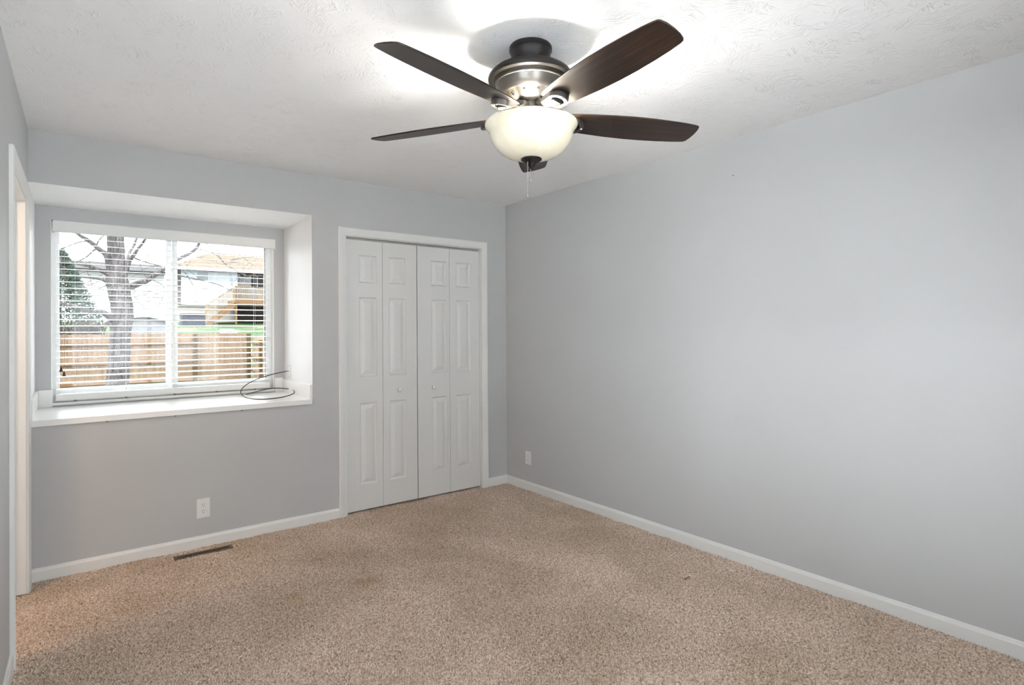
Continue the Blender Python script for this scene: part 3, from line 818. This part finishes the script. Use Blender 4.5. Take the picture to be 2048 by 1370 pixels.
# unseen left wall window added for daylight: frame and panes
t = thing('window_added_left', (-3.3, (LW[0] + LW[1]) / 2, LW[2]), 'wide unseen window added in the left wall for daylight', 'window', kind='structure')
m = MB(); xo = xw(-3.1) - .08
for k in range(4):
    y = LW[0] + .025 + (LW[1] - LW[0] - .05) * k / 3; m.box(xo - .03, xo + .03, y - .025, y + .025, LW[2], LW[3])
m.box(xo - .025, xo + .025, LW[0], LW[1], LW[2], LW[2] + .05); m.box(xo - .025, xo + .025, LW[0], LW[1], LW[3] - .05, LW[3])
rel(m.build('window_frame', M['vinyl']), t)
rel(MB().box(xo - .003, xo + .003, LW[0] + .03, LW[1] - .03, LW[2] + .03, LW[3] - .03).build('pane', M['glass']), t)
# sampling portals in both window openings (they give no light of their own)
def portal(loc, rot, sx, sy):
    ld = bpy.data.lights.new('sky_portal', 'AREA'); ld.shape = 'RECTANGLE'; ld.size = sx; ld.size_y = sy; ld.cycles.is_portal = True
    lo = bpy.data.objects.new('sky_portal', ld); COL.objects.link(lo); lo.location = loc; lo.rotation_euler = rot
portal(((FW[0] + FW[1]) / 2, YF - .13, (FW[2] + FW[3]) / 2), (PI / 2, 0, 0), FW[1] - FW[0], FW[3] - FW[2])
portal((xw(-3.1) - .13, (LW[0] + LW[1]) / 2, (LW[2] + LW[3]) / 2), (0, -PI / 2, 0), LW[3] - LW[2], LW[1] - LW[0])
portal(((WX0 + WX1) / 2, RD + .16, (WZ0 + WZ1) / 2), (-PI / 2, 0, 0), WX1 - WX0, WZ1 - WZ0)

# ================================================================ outdoors
def grass_mat():
    m, n, l, b, o = new_mat('spring_lawn')
    setp(b, rough=0.95, spec=0.1)
    t = noise(n, l, 0.55, 5, 0.6, 0.4); t2 = noise(n, l, 9.0, 3, 0.7)
    r = ramp(n, l, t.outputs['Fac'], [(0.40, (0.00567, 0.0157, 0.00294)), (0.52, (0.0113, 0.0214, 0.00529)), (0.62, (0.0378, 0.0357, 0.0188))])
    mx = n.new('ShaderNodeMix'); mx.data_type = 'RGBA'; mx.blend_type = 'MULTIPLY'; mx.inputs['Factor'].default_value = 0.7
    r2 = ramp(n, l, t2.outputs['Fac'], [(0.3, (0.5, 0.5, 0.5)), (0.7, (1.3, 1.3, 1.3))])
    l.new(r.outputs[0], mx.inputs['A']); l.new(r2.outputs[0], mx.inputs['B']); l.new(mx.outputs['Result'], b.inputs['Base Color'])
    bump(n, l, b, t2.outputs['Fac'], 0.8, 0.05)
    return m
M['grass'] = grass_mat()
M['fence'] = wood_mat('weathered_cedar', (0.0688, 0.0435, 0.027), (0.11, 0.0749, 0.0502), (0.146, 0.106, 0.0766), 0.85, (7, 7, 0.6), bs=0.3, spec=0.1)
M['fence_rail'] = wood_mat('cedar_rail', (0.0664, 0.0318, 0.0139), (0.0998, 0.0526, 0.0248), (0.119, 0.0701, 0.0371), 0.85, (0.8, 9, 9), bs=0.2, spec=0.1)
M['post'] = wood_mat('dark_fence_post', (0.024, 0.0157, 0.00655), (0.0437, 0.0296, 0.0131), (0.0655, 0.0437, 0.0218), 0.85, (9, 9, 0.8), bs=0.3, spec=0.1)
M['deck'] = wood_mat('new_deck_lumber', (0.0662, 0.0325, 0.0133), (0.0986, 0.0538, 0.0239), (0.126, 0.0762, 0.0399), 0.8, (1.2, 8, 8), bs=0.2, spec=0.15)
M['rail_wood'] = wood_mat('pale_rail_lumber', (0.0802, 0.0561, 0.032), (0.112, 0.0831, 0.0507), (0.134, 0.104, 0.0695), 0.8, (6, 6, 1.2), bs=0.2, spec=0.15)
M['siding'] = paint('pale_blue_white_siding', (0.37, 0.409, 0.447), 0.6, 0.02, 0.0, spec=0.02)
M['siding2'] = paint('white_siding', (0.385, 0.392, 0.398), 0.6, 0.02, 0.0, spec=0.02)
M['found'] = paint('beige_foundation', (0.181, 0.174, 0.152), 0.85, 0.05, 0.3, 8, 0.01, spec=0.02)
M['shadow_wall'] = paint('shaded_basement_wall', (0.0378, 0.0315, 0.0273), 0.9, 0.2, 0.0, spec=0.02)  # shade under the deck put into this dark wall colour
M['shaded_corner'] = paint('shaded_grey_brown_corner', (0.0672, 0.0609, 0.0546), 0.9, 0.15, 0.4, 6, 0.02, spec=0.02)  # dark strip painted for the shaded side of the house
M['roof'] = paint('tan_shingles', (0.0366, 0.0296, 0.0219), 0.9, 0.12, 0.6, 5, 0.03, spec=0.02)
M['roof2'] = paint('grey_shingles', (0.0201, 0.0194, 0.0194), 0.9, 0.1, 0.5, 5, 0.03, spec=0.02)
M['win_dark'] = paint('dark_window_glass', (0.0252, 0.0315, 0.0357), 0.35, 0.2, 0.0, spec=0.04)
M['win_blue'] = paint('pale_blue_window_glass', (0.101, 0.128, 0.144), 0.12, 0.15, 0.0)
M['tub'] = paint('slate_blue_tub', (0.0231, 0.0252, 0.0336), 0.6, 0.1, 0.0, spec=0.02)
M['shed'] = paint('white_shed_skin', (0.126, 0.129, 0.134), 0.5, 0.02, 0.0, spec=0.02)
def bark_mat():
    m, n, l, b, o = new_mat('grey_furrowed_bark')
    setp(b, rough=0.9, spec=0.1)
    t = noise(n, l, 1.0, 5, 0.65, 1.2, mscale=(16, 16, 2.2))
    r = ramp(n, l, t.outputs['Fac'], [(0.35, (0.0092, 0.00788, 0.00788)), (0.55, (0.042, 0.0381, 0.0381)), (0.72, (0.076, 0.0707, 0.0707))])
    l.new(r.outputs[0], b.inputs['Base Color'])
    bump(n, l, b, t.outputs['Fac'], 1.0, 0.04)
    return m
M['bark'] = bark_mat()
M['twig'] = paint('grey_twig', (0.0306, 0.0271, 0.0258), 0.9, 0.1, 0.0, spec=0.02)
def needle_mat():
    m, n, l, b, o = new_mat('blue_green_needles')
    setp(b, rough=0.8, spec=0.2)
    t = noise(n, l, 3.0, 4, 0.7)
    r = ramp(n, l, t.outputs['Fac'], [(0.35, (0.0113, 0.0284, 0.0198)), (0.55, (0.0341, 0.0567, 0.0426)), (0.7, (0.0794, 0.102, 0.0907))])
    l.new(r.outputs[0], b.inputs['Base Color'])
    return m
M['needles'] = needle_mat()

# terrain: level yard, then a slope up to the neighbours
def zg(y):
    P = [(-60, -.5), (21.4, -.5), (24, .1), (30, 1.20), (40, 2.10), (55, 2.3), (90, 2.5)]
    for (a, za), (b, zb) in zip(P, P[1:]):
        if y <= b: return za + (zb - za) * (y - a) / (b - a)
    return P[-1][1]
mb = MB(); xs = [-60 + 6 * i for i in range(21)]; ys = [-30, -10, .9, 5, 10, 15, 19, 21.4, 22.5, 24, 26, 28, 30, 33, 36, 40, 48, 55, 90]
for y in ys:
    for x in xs: mb.v.append((x, y, zg(y)))
for j in range(len(ys) - 1):
    for i in range(len(xs) - 1):
        if ys[j] < .5 and -6.5 < xs[i] < 0.5 and ys[j] >= -10: pass
        a = j * len(xs) + i; mb.f.append((a, a + 1, a + 1 + len(xs), a + len(xs)))
S(mb.build('ground', M['grass'], smooth=60), 'lawn rising behind the fence to the neighbouring houses', 'lawn')

M['concrete'] = paint('pale_bounce_concrete', (0.80, 0.80, 0.80), 0.85, 0.05, 0.2, 12, 0.004)  # pale bounce surface for the two added grounds
S(MB().box(-24, -3.5, YF - .2, -1.5, -.6, -.42).box(-24, 12, -20, YF - .2, -.6, -.42).build('ground_bounce_side', M['concrete']), 'unseen pale concrete drive added to bounce daylight indoors', 'drive')  # added out of view to bounce sky light through the room windows
S(MB().box(-12, 7, .83, 11, -.6, -.44).build('ground_bounce_patio', M['concrete']), 'unseen pale concrete patio added to bounce daylight into the alcove', 'patio')  # added out of view to bounce sky light up through the alcove window
mb = MB().box(-5.2, 10, YF - .3, .12, H + .185, 5.0).box(.14, 10, YF - .12, .12, -.6, H + .185).box(-5.2, -4.56, -1.45, .12, -.6, H + .185)  # unseen mass, sized to keep the low sky band off the yard
S(mb.build('wall_exterior', M['siding2']), 'unseen house mass around and above the room, shaped to block low sky', 'wall')

# fences
def fence(name, x0, x1, y, label, rails, posts, top=1.33, z0=-.55, rng=None):
    rng = random.Random(int(x0 * 10) + 5)
    t = thing(name, ((x0 + x1) / 2, y, z0), label, 'fence', 'wooden fence runs at the end of the yard')
    mb = MB(); x = x0
    while x < x1 - .01:
        w = min(.138, x1 - x); dy = rng.uniform(-.006, .006); dz = rng.uniform(-.02, .01)
        mb.box(x, x + w - .006, y - .010 + dy, y + .010 + dy, z0 + .05, top + dz); x += .138
    rel(mb.build('picket_panel', M['fence']), t)
    for z in rails:
        rel(MB().box(x0, x1, y - .055, y - .014, z - .045, z + .045).build('fence_rail', M['fence_rail']), t)
    for px_ in posts:
        rel(MB().box(px_ - .06, px_ + .06, y - .14, y - .012, z0, top - .02).build('fence_post', M['post']), t)
    return t
YFN = 21.0
xp1 = at(391, 700, 'y', YFN).x; xp2 = at(497, 700, 'y', YFN).x
fence('wooden_fence', -13.0, xp1, YFN, 'long run of wooden fence with three rails behind the big tree', [at(220, 688, 'y', YFN).z, at(220, 726.5, 'y', YFN).z, at(300, 762, 'y', YFN).z], [xp1 - .02, -5.5, -8.4])
fence('wooden_fence', xp1 + .05, xp2, YFN, 'smooth board fence run right of the middle post', [], [xp2])
# side run coming back towards the house
t = thing('wooden_fence', (xp2 + .1, 19, -.5), 'short side run of pale fence at the right end of the yard', 'fence', 'wooden fence runs at the end of the yard')
mb = MB(); y = 14.0; xa = xp2 + .11
while y < YFN - .1:
    mb.box(xa + .02, xa + .04, y, y + .132, -.5, 1.20 + random.uniform(-.02, .02)); y += .138
rel(mb.build('picket_panel', M['rail_wood']), t)
for z in (.95, .35, -.2): rel(MB().box(xa - .03, xa + .018, 14, YFN - .1, z - .045, z + .045).build('fence_rail', M['fence_rail']), t)
p = at(521, 700, 'y', 18.3)
rel(MB().box(p.x - .055, p.x + .055, 18.24, 18.36, -.55, at(521, 680, 'y', 18.3).z).build('fence_post', M['post']), t)

# the big bare tree
TY = 13.0
tree = thing('bare_tree', (at(238, 770, 'y', TY).x, TY, -.5), 'big leafless tree with grey furrowed bark in the yard', 'tree')
def px_path(pts, y0=TY, y1=None):
    n = len(pts); out = []
    for k, (x, y) in enumerate(pts):
        Y = y0 if y1 is None else y0 + (y1 - y0) * k / (n - 1)
        out.append(at(x, y, 'y', Y))
    return out
PXM = TY and (at(251, 600, 'y', TY) - at(250, 600, 'y', TY)).length
TR = [((233, 800), 27), ((234, 775), 24.5), ((236, 750), 23), ((238, 720), 22), ((240, 690), 21.5), ((241.5, 660), 21.5), ((244, 640), 23), ((244.5, 615), 22.5), ((240.5, 595), 22.5), ((237, 575), 23), ((234.5, 560), 22), ((232.5, 540), 19.5), ((232, 515), 18.5), ((231.5, 490), 17.8), ((230.5, 465), 17), ((229, 430), 16)]
pts = px_path([p for p, _ in TR]); pts[0].z = -.55
tp = smooth_path(pts, 4); rad = []
for k in range(len(TR) - 1):
    for j in range(4): rad.append((TR[k][1] + (TR[k + 1][1] - TR[k][1]) * j / 4) * PXM)
rad.append(TR[-1][1] * PXM)
mb = MB().tube(tp, rad, 20)
rr = random.Random(4)
for i, v in enumerate(mb.v):
    c_ = tp[min(i // 20, len(tp) - 1)]; f_ = 1 + rr.uniform(-.05, .05); mb.v[i] = (c_.x + (v[0] - c_.x) * f_, c_.y + (v[1] - c_.y) * f_, v[2])
rel(mb.build('trunk', M['bark'], smooth=70), tree)
LIMBS = [
    ([(222, 552), (214, 513), (200, 500), (191, 492), (175, 480), (160, 471), (150, 463)], [7.5, 6.5, 5.5, 5, 4.5, 3.5, 3], -1.2),
    ([(225, 556), (214, 547), (191, 537), (170, 530), (150, 526), (132, 524), (110, 523)], [6.5, 5.5, 4, 3.5, 3, 2.8, 2.4], -.5),
    ([(225, 570), (213, 562), (200, 557), (182, 555), (164, 553), (145, 551), (125, 550)], [6, 5, 3.6, 3, 2.5, 2.2, 1.8], 1.0),
    ([(228, 640), (217, 632), (203, 624), (187, 624), (171, 620), (156, 616), (141, 611), (122, 606)], [9, 7.5, 6, 5.5, 5, 4.5, 4, 3], -1.5),
    ([(228, 655), (216, 646), (206, 652), (198, 655)], [7, 5, 2.5, 1.5], -.5),
    ([(248, 580), (261, 574), (275, 568), (291, 562), (305, 553), (321, 542), (333, 535), (355, 519), (377, 508), (391, 498), (400, 484)], [10, 8.5, 7.5, 6.5, 6, 5, 4.5, 4, 4, 3.5, 3], -1.0),
    ([(246, 555), (255, 526), (257, 511), (262, 500), (267, 492), (276, 470)], [6, 4.5, 3.5, 3.2, 3, 2.5], .8),
    ([(248, 556), (258, 524), (268, 510), (275, 499), (285, 487), (293, 474)], [6, 5, 4.2, 3.5, 3.2, 2.6], -.4),
    ([(262, 512), (281, 521), (305, 528), (320, 531)], [1.8, 1.8, 1.5, 1.2], .3),
    ([(333, 536), (356, 549), (377, 555), (401, 560), (436, 569), (461, 581), (484, 590)], [1.6, 1.5, 1.5, 1.4, 1.2, 1.0, .8], -1.2),
    ([(392, 498), (415, 502), (435, 511), (449, 527), (476, 543), (494, 552)], [1.5, 1.2, 1.2, 1.0, .9, .7], -1.2),
    ([(356, 530), (377, 555), (390, 581), (389, 604)], [.6, .7, .6, .5], -1.0),
    ([(195, 497), (187, 501), (174, 513), (158, 522)], [2.4, 2, 1.6, 1.2], -.6),
    ([(179, 482), (165, 483), (150, 487), (132, 494), (118, 497)], [1.4, 1.4, 1.3, 1.0, .7], -1.0),
    ([(194, 494), (195, 486), (202, 476), (210, 470)], [1.8, 1.5, 1.4, 1.0], -.6),
    ([(214, 570), (200, 576), (184, 579), (168, 574), (152, 570)], [1.0, .9, .8, .7, .5], -.3),
    ([(262, 577), (270, 580), (268, 592), (282, 606), (291, 618)], [1.0, .7, .6, .6, .5], -.4),
    ([(300, 557), (316, 565), (327, 572), (328, 590), (320, 606), (312, 618)], [1.0, .8, .7, .6, .6, .5], -.4),
    ([(405, 486), (430, 492), (455, 500), (480, 510), (505, 530)], [1.0, .9, .8, .7, .5], -1.4),
]
rr = random.Random(11)
twigs = MB()
for (P, Rr, dy) in LIMBS:
    pp = px_path(P, TY, TY + dy); sp_ = smooth_path(pp, 3)
    rd = []
    for k in range(len(Rr) - 1):
        for j in range(3): rd.append((Rr[k] + (Rr[k + 1] - Rr[k]) * j / 3) * PXM)
    rd.append(Rr[-1] * PXM)
    big = max(Rr) > 3
    rel(MB().tube(sp_, rd, 12 if big else 6).build('branch', M['bark'] if big else M['twig'], smooth=70), tree)
    for k in range(max(3, len(P) - 1)):
        i = rr.randrange(max(1, len(sp_) // 3), len(sp_)); a = sp_[i]
        d = Vector((rr.uniform(-1, 1), rr.uniform(-.6, .6), rr.uniform(-.35, 1))).normalized(); q = a.copy(); path = [q.copy()]
        for s_ in range(rr.randrange(4, 8)):
            d = (d + Vector((rr.uniform(-.45, .45), rr.uniform(-.3, .3), rr.uniform(-.3, .4)))).normalized(); q = q + d * rr.uniform(.09, .2); path.append(q.copy())
            if rr.random() < .35:
                e = (d + Vector((rr.uniform(-.9, .9), rr.uniform(-.4, .4), rr.uniform(-.5, .7)))).normalized()
                twigs.tube([q, q + e * .15, q + e * .3 + Vector((0, 0, rr.uniform(-.05, .08)))], [.0035, .003, .0018], 4)
        twigs.tube(path, [.006 * (1 - .6 * j / len(path)) for j in range(len(path))], 4)
o = rel(twigs.build('twigs', M['twig'], fix=False), tree); o['kind'] = 'stuff'

# evergreen and bare shrub at the left end of the view
def evergreen(x, y, z0, h, r, label, seed):
    t = thing('evergreen_tree', (x, y, z0), label, 'tree'); q = random.Random(seed)
    rel(MB().tube([(x, y, z0 - .05), (x, y, z0 + h * .97)], [.11, .015], 8).build('trunk', M['bark']), t)
    mb = MB()
    for k in range(7000):
        f = q.random() ** .75; zz = z0 + .25 + (h - .25) * f; rad_ = r * (1 - f) ** .8 * q.uniform(.25, 1) + .05; a = q.uniform(0, 2 * PI)
        c_ = Vector((x + rad_ * math.cos(a), y + rad_ * math.sin(a), zz - .18 * rad_))
        d = Vector((math.cos(a + q.uniform(-.6, .6)), math.sin(a + q.uniform(-.6, .6)), q.uniform(-.5, .15))).normalized() * q.uniform(.07, .16)
        s_ = Vector((-d.y, d.x, q.uniform(-.05, .05))) * .20; u_ = Vector((0, 0, .02))
        mb.quad(c_ - s_ * .4, c_ + d * .5 - s_ * .5 + u_, c_ + d, c_ + d * .5 + s_ * .5 + u_)
        mb.quad(c_ - u_ * 2, c_ + d * .5 - u_ * 2.2, c_ + d, c_ + d * .5 + u_ * 2)
    rel(mb.build('foliage', M['needles'], fix=False), t)
pe_ = at(119, 600, 'y', 28.5); evergreen(pe_.x, 28.5, zg(28.5), at(119, 497, 'y', 28.5).z - zg(28.5), 1.9, 'blue green evergreen beyond the fence at the left end of the view', 3)
def shrub(x, y, r, h, label, seed):
    t = thing('bare_shrub', (x, y, zg(y)), label, 'shrub', 'bare shrubs behind the fence'); q = random.Random(seed); mb = MB()
    for k in range(150):
        a = q.uniform(0, 2 * PI); b_ = Vector((x + q.uniform(-.25, .25) * r, y + q.uniform(-.2, .2), zg(y)))
        p2 = b_ + Vector((math.cos(a) * r * q.uniform(.2, .8), math.sin(a) * r * .4, h * q.uniform(.4, .75))); p3 = p2 + Vector((q.uniform(-.35, .35), q.uniform(-.2, .2), h * q.uniform(.1, .35)))
        mb.tube([b_, (b_ + p2) / 2 + Vector((q.uniform(-.1, .1), 0, 0)), p2, p3], [.022, .016, .011, .005], 4)
    rel(mb.build('stems', M['twig'], fix=False), t)
for (px_, sd, Y_, lb) in ((138, 1, 23.4, 'bare grey shrub in front of the evergreen'), (180, 2, 24.8, 'bare grey shrub between the evergreen and the tree trunk')):
    q = at(px_, 660, 'y', Y_); shrub(q.x, Y_, .62, at(px_, 634, 'y', Y_).z - zg(Y_), lb, sd)

# white arched shed, storage box
YS = 27.0
x0, x1 = at(240, 650, 'y', YS).x, at(333, 650, 'y', YS).x; zt = at(285, 634, 'y', YS).z; ze = at(331, 643, 'y', YS).z; zb = zg(YS) - .1
t = thing('garden_shed', ((x0 + x1) / 2, YS, zb), 'low white shed with an arched roof right of the tree trunk', 'shed')
arc_ = [(x0 + (x1 - x0) * k / 16, ze + (zt - ze) * math.sin(PI * k / 16)) for k in range(17)]
mb = MB().prism([(x0, zb)] + [(x1, zb)][:0] + arc_ + [(x1, zb)], lambda p: (p[0], YS, p[1]), lambda p: (p[0], YS + 3, p[1]))
rel(mb.build('shed_body', M['shed']), t)
mb = MB()
for (a, b_) in zip(arc_, arc_[1:]):
    mb.hexa([(a[0], YS - .12, a[1]), (b_[0], YS - .12, b_[1]), (b_[0], YS + 3.1, b_[1]), (a[0], YS + 3.1, a[1]), (a[0], YS - .12, a[1] + .05), (b_[0], YS - .12, b_[1] + .05), (b_[0], YS + 3.1, b_[1] + .05), (a[0], YS + 3.1, a[1] + .05)])
rel(mb.build('arched_roof', M['siding2']), t)

# neighbour's house on the right, with deck and stairs
YH = 40.0
hx0 = at(355.5, 580, 'y', YH).x; hx1 = at(362, 580, 'y', YH).x; hx2 = at(475, 580, 'y', YH).x
zb_, ze_ = 3.286, 5.76
house = thing('neighbour_house', ((hx0 + hx2) / 2 + 3, YH + 3, zg(YH)), 'pale blue sided house with a tan roof behind the fence on the right', 'house')
def lap(mb, x0, x1, y, z0, z1, pitch=.115):
    z = z0
    while z < z1 - .01:
        h = min(pitch, z1 - z)
        mb.hexa([(x0, y - .035, z), (x1, y - .035, z), (x1, y + .1, z), (x0, y + .1, z), (x0, y - .008, z + h), (x1, y - .008, z + h), (x1, y + .1, z + h), (x0, y + .1, z + h)]); z += pitch
    return mb
rel(lap(MB(), hx1, hx2, YH, zb_, ze_).build('siding_wall', M['siding']), house)
YR = YH + 1.3
rel(lap(MB(), hx2, 16, YR, zb_, ze_).box(hx2 - .1, hx2, YH, YR + .1, zb_, ze_).build('recessed_wall', M['siding2']), house)
rel(MB().box(hx0, hx1, YH - .02, YH + .3, zb_, ze_).build('corner_wall', M['shaded_corner']), house)
rel(MB().box(hx0, hx2, YH + .12, YH + .3, zg(YH) - .2, zb_).box(hx0, hx2, YH + .0, YH + .3, zb_ - .09, zb_).build('foundation_wall', M['found']), house)
rel(MB().box(hx0 + 2.2, 16, YR + .02, YR + .2, zg(YH) - .2, zb_).build('basement_wall', M['shadow_wall']), house)
zr_ = at(430, 506, 'y', YH + 4.5).z
xl_, xb_, xr_ = hx0 - .45, at(345, 520, 'y', YH + 8.5).x, hx0 + 2.6
mb = MB(); y0_, y1_, y2_ = YH - .55, YH + 4.5, YH + 8.5
mb.v = [(xl_, y0_, ze_ - .12), (16.5, y0_, ze_ - .12), (16.5, y2_, ze_ - .12), (xb_, y2_, ze_ - .12), (xl_, y0_, ze_ + .02), (16.5, y0_, ze_ + .02), (16.5, y2_, ze_ + .02), (xb_, y2_, ze_ + .02), (xr_, y1_, zr_), (16.5, y1_, zr_)]
mb.f = [(3, 2, 1, 0), (0, 1, 5, 4), (2, 3, 7, 6), (3, 0, 4, 7), (4, 5, 9, 8), (6, 7, 8, 9), (7, 4, 8), (1, 2, 6, 9, 5)]
rel(mb.build('roof', M['roof']), house)
rel(MB().box(hx0 - .45, 16.5, YH - .60, YH - .55, ze_ - .14, ze_ + .05).build('eave_board', M['siding2']), house)
def hwin(a, b_, c_, d_, Y, mat, panes, nm='house_window'):
    p0, p1 = at(a, d_, 'y', Y), at(b_, c_, 'y', Y)
    w_ = MB(); f_ = .07
    w_.box(p0.x - f_, p1.x + f_, Y - .07, Y, p0.z - f_, p0.z); w_.box(p0.x - f_, p1.x + f_, Y - .07, Y, p1.z, p1.z + f_); w_.box(p0.x - f_, p0.x, Y - .07, Y, p0.z, p1.z); w_.box(p1.x, p1.x + f_, Y - .07, Y, p0.z, p1.z)
    for k in range(1, panes):
        xx = p0.x + (p1.x - p0.x) * k / panes; w_.box(xx - .04, xx + .04, Y - .065, Y, p0.z, p1.z)
    f = rel(w_.build(nm, M['siding2']), house)
    g = MB().box(p0.x, p1.x, Y - .05, Y - .02, p0.z, p1.z).build('pane', mat); g.parent = f
hwin(394, 416, 544, 560, YH, M['win_blue'], 1); hwin(480, 497, 549, 566, YR, M['win_blue'], 2); hwin(502, 526, 553, 576, YR, M['win_dark'], 2, 'sliding_door')

YD = 38.0
dx0 = at(470, 604, 'y', YD).x; dz1 = at(500, 600.5, 'y', YD).z; dz0 = at(500, 609, 'y', YD).z
deck = rel(MB().box(dx0, 14, YD + .06, YR - .05, dz1 - .05, dz1).box(dx0, 14, YD, YD + .06, dz0, dz1 + .002).box(dx0 - .05, dx0, YD, YR - .05, dz0, dz1 - .002).build('wooden_deck', M['deck']), house)
tag(deck, 'raised deck of orange brown lumber')
def drel(o):
    o.parent = deck; o.matrix_parent_inverse = Matrix.Identity(4); return o
zr1 = at(500, 573.5, 'y', YD).z
mb = MB().box(dx0, 14, YD - .03, YD + .07, zr1 - .05, zr1)
mb.box(dx0, 14, YD, YD + .04, dz1 + .08, dz1 + .15); x = dx0
while x < 13.9:
    mb.box(x, x + .045, YD - .02, YD + .02, dz1, zr1 - .03); x += .145
drel(mb.build('deck_railing', M['rail_wood']))
for x in (dx0 + .02, dx0 + 2.0, dx0 + 4.0):
    drel(MB().box(x, x + .12, YD + .02, YD + .14, zg(YD) - .2, zr1 + .03).build('deck_post', M['deck']))
a = at(470, 606, 'y', YD); b_ = at(418, 646, 'y', YD - .4); b_.y = YD; b_.z = zg(YD) - .05
st = MB()
for yy in (YD - .02, YD + 1.0): st.bar((a.x, yy, a.z - .1), (b_.x, yy, b_.z), .05, .28, (0, 0, 1))
n = 8
for k in range(n):
    f = (k + .5) / n; x = a.x + (b_.x - a.x) * f; z = a.z + (b_.z - a.z) * f
    st.box(x - .15, x + .15, YD, YD + 1.0, z + .05, z + .09)
drel(st.build('stairs', M['deck']))
rt0 = at(468.5, 574.5, 'y', YD); rt1 = at(412, 611, 'y', YD)
rb = MB().bar(rt0, rt1, .05, .09)
n = 21
for k in range(n + 1):
    f = k / n; q = rt0.lerp(rt1, f); zl = a.z + (b_.z - a.z) * f + .02
    w_ = .06 if k in (0, n) else .022
    rb.box(q.x - w_, q.x + w_, YD - .03, YD + .02, max(zl, zg(YD)) - (.1 if k == n else 0), q.z)
drel(rb.build('stair_railing', M['rail_wood']))

# covered hot tub by the foundation, cold frame on the slope
p0, p1 = at(364, 642.5, 'y', 36.6), at(411, 627, 'y', 36.6)
t = thing('hot_tub', ((p0.x + p1.x) / 2, 37.1, zg(37)), 'dark covered hot tub against the beige foundation', 'hot tub')
rel(MB().box(p0.x, p1.x, 36.6, 37.6, zg(36.5) - .1, p1.z - .13).build('tub_shell', M['tub'], bevel=.04), t)
rel(MB().box(p0.x - .05, p1.x + .05, 36.55, 37.65, p1.z - .12, p1.z).build('tub_cover', M['roof2'], bevel=.04), t)
YC = 31.0
q0, q1 = at(440, 668, 'y', YC), at(475, 657.5, 'y', YC)
t = thing('cold_frame', ((q0.x + q1.x) / 2, YC + .4, zg(YC)), 'white slant-topped garden frame on the grass slope', 'cold frame')
rel(MB().hexa([(q0.x, YC, zg(YC) - .1), (q1.x, YC, zg(YC) - .1), (q1.x - .1, YC + .7, zg(YC) - .1), (q0.x + .1, YC + .7, zg(YC) - .1), (q0.x, YC, q0.z + .05), (q1.x, YC, q0.z + .05), (q1.x - .1, YC + .7, q1.z), (q0.x + .1, YC + .7, q1.z)]).build('frame_box', M['shed']), t)
mb = MB(); wd = (q1.x - q0.x - .3) / 4
for k in range(4):
    xa_ = q0.x + .12 + k * (wd + .03)
    mb.hexa([(xa_, YC - .01 + .10, q0.z + .05 + (q1.z - q0.z - .05) * .14 + .012), (xa_ + wd, YC + .09, q0.z + .05 + (q1.z - q0.z - .05) * .14 + .012), (xa_ + wd, YC + .60, q0.z + .05 + (q1.z - q0.z - .05) * .86 + .012), (xa_, YC + .60, q0.z + .05 + (q1.z - q0.z - .05) * .86 + .012),
             (xa_, YC + .09, q0.z + .05 + (q1.z - q0.z - .05) * .14 + .03), (xa_ + wd, YC + .09, q0.z + .05 + (q1.z - q0.z - .05) * .14 + .03), (xa_ + wd, YC + .60, q0.z + .05 + (q1.z - q0.z - .05) * .86 + .03), (xa_, YC + .60, q0.z + .05 + (q1.z - q0.z - .05) * .86 + .03)])
rel(mb.build('glazed_lid', M['win_dark']), t)

# farther white house on the left
YL = 51.5
lx0, lx1 = at(70, 560, 'y', YL).x, at(329, 560, 'y', YL).x; lze = at(300, 544, 'y', YL).z
house2 = thing('white_house', ((lx0 + lx1) / 2, YL + 4, zg(YL)), 'long white house with a low grey roof behind the tree', 'house')
rel(lap(MB(), lx0, lx1, YL, zg(YL) - .3, lze, .16).build('siding_wall', M['siding2']), house2)
zrl = at(240, 526, 'y', YL + 3).z
rel(MB().prism([(YL - .5, lze), (YL + 3, zrl), (YL + 8, lze), (YL + 8, lze - .15), (YL - .5, lze - .15)], lambda p: (lx0 - .5, p[0], p[1]), lambda p: (lx1 + .1, p[0], p[1])).build('roof', M['roof2']), house2)
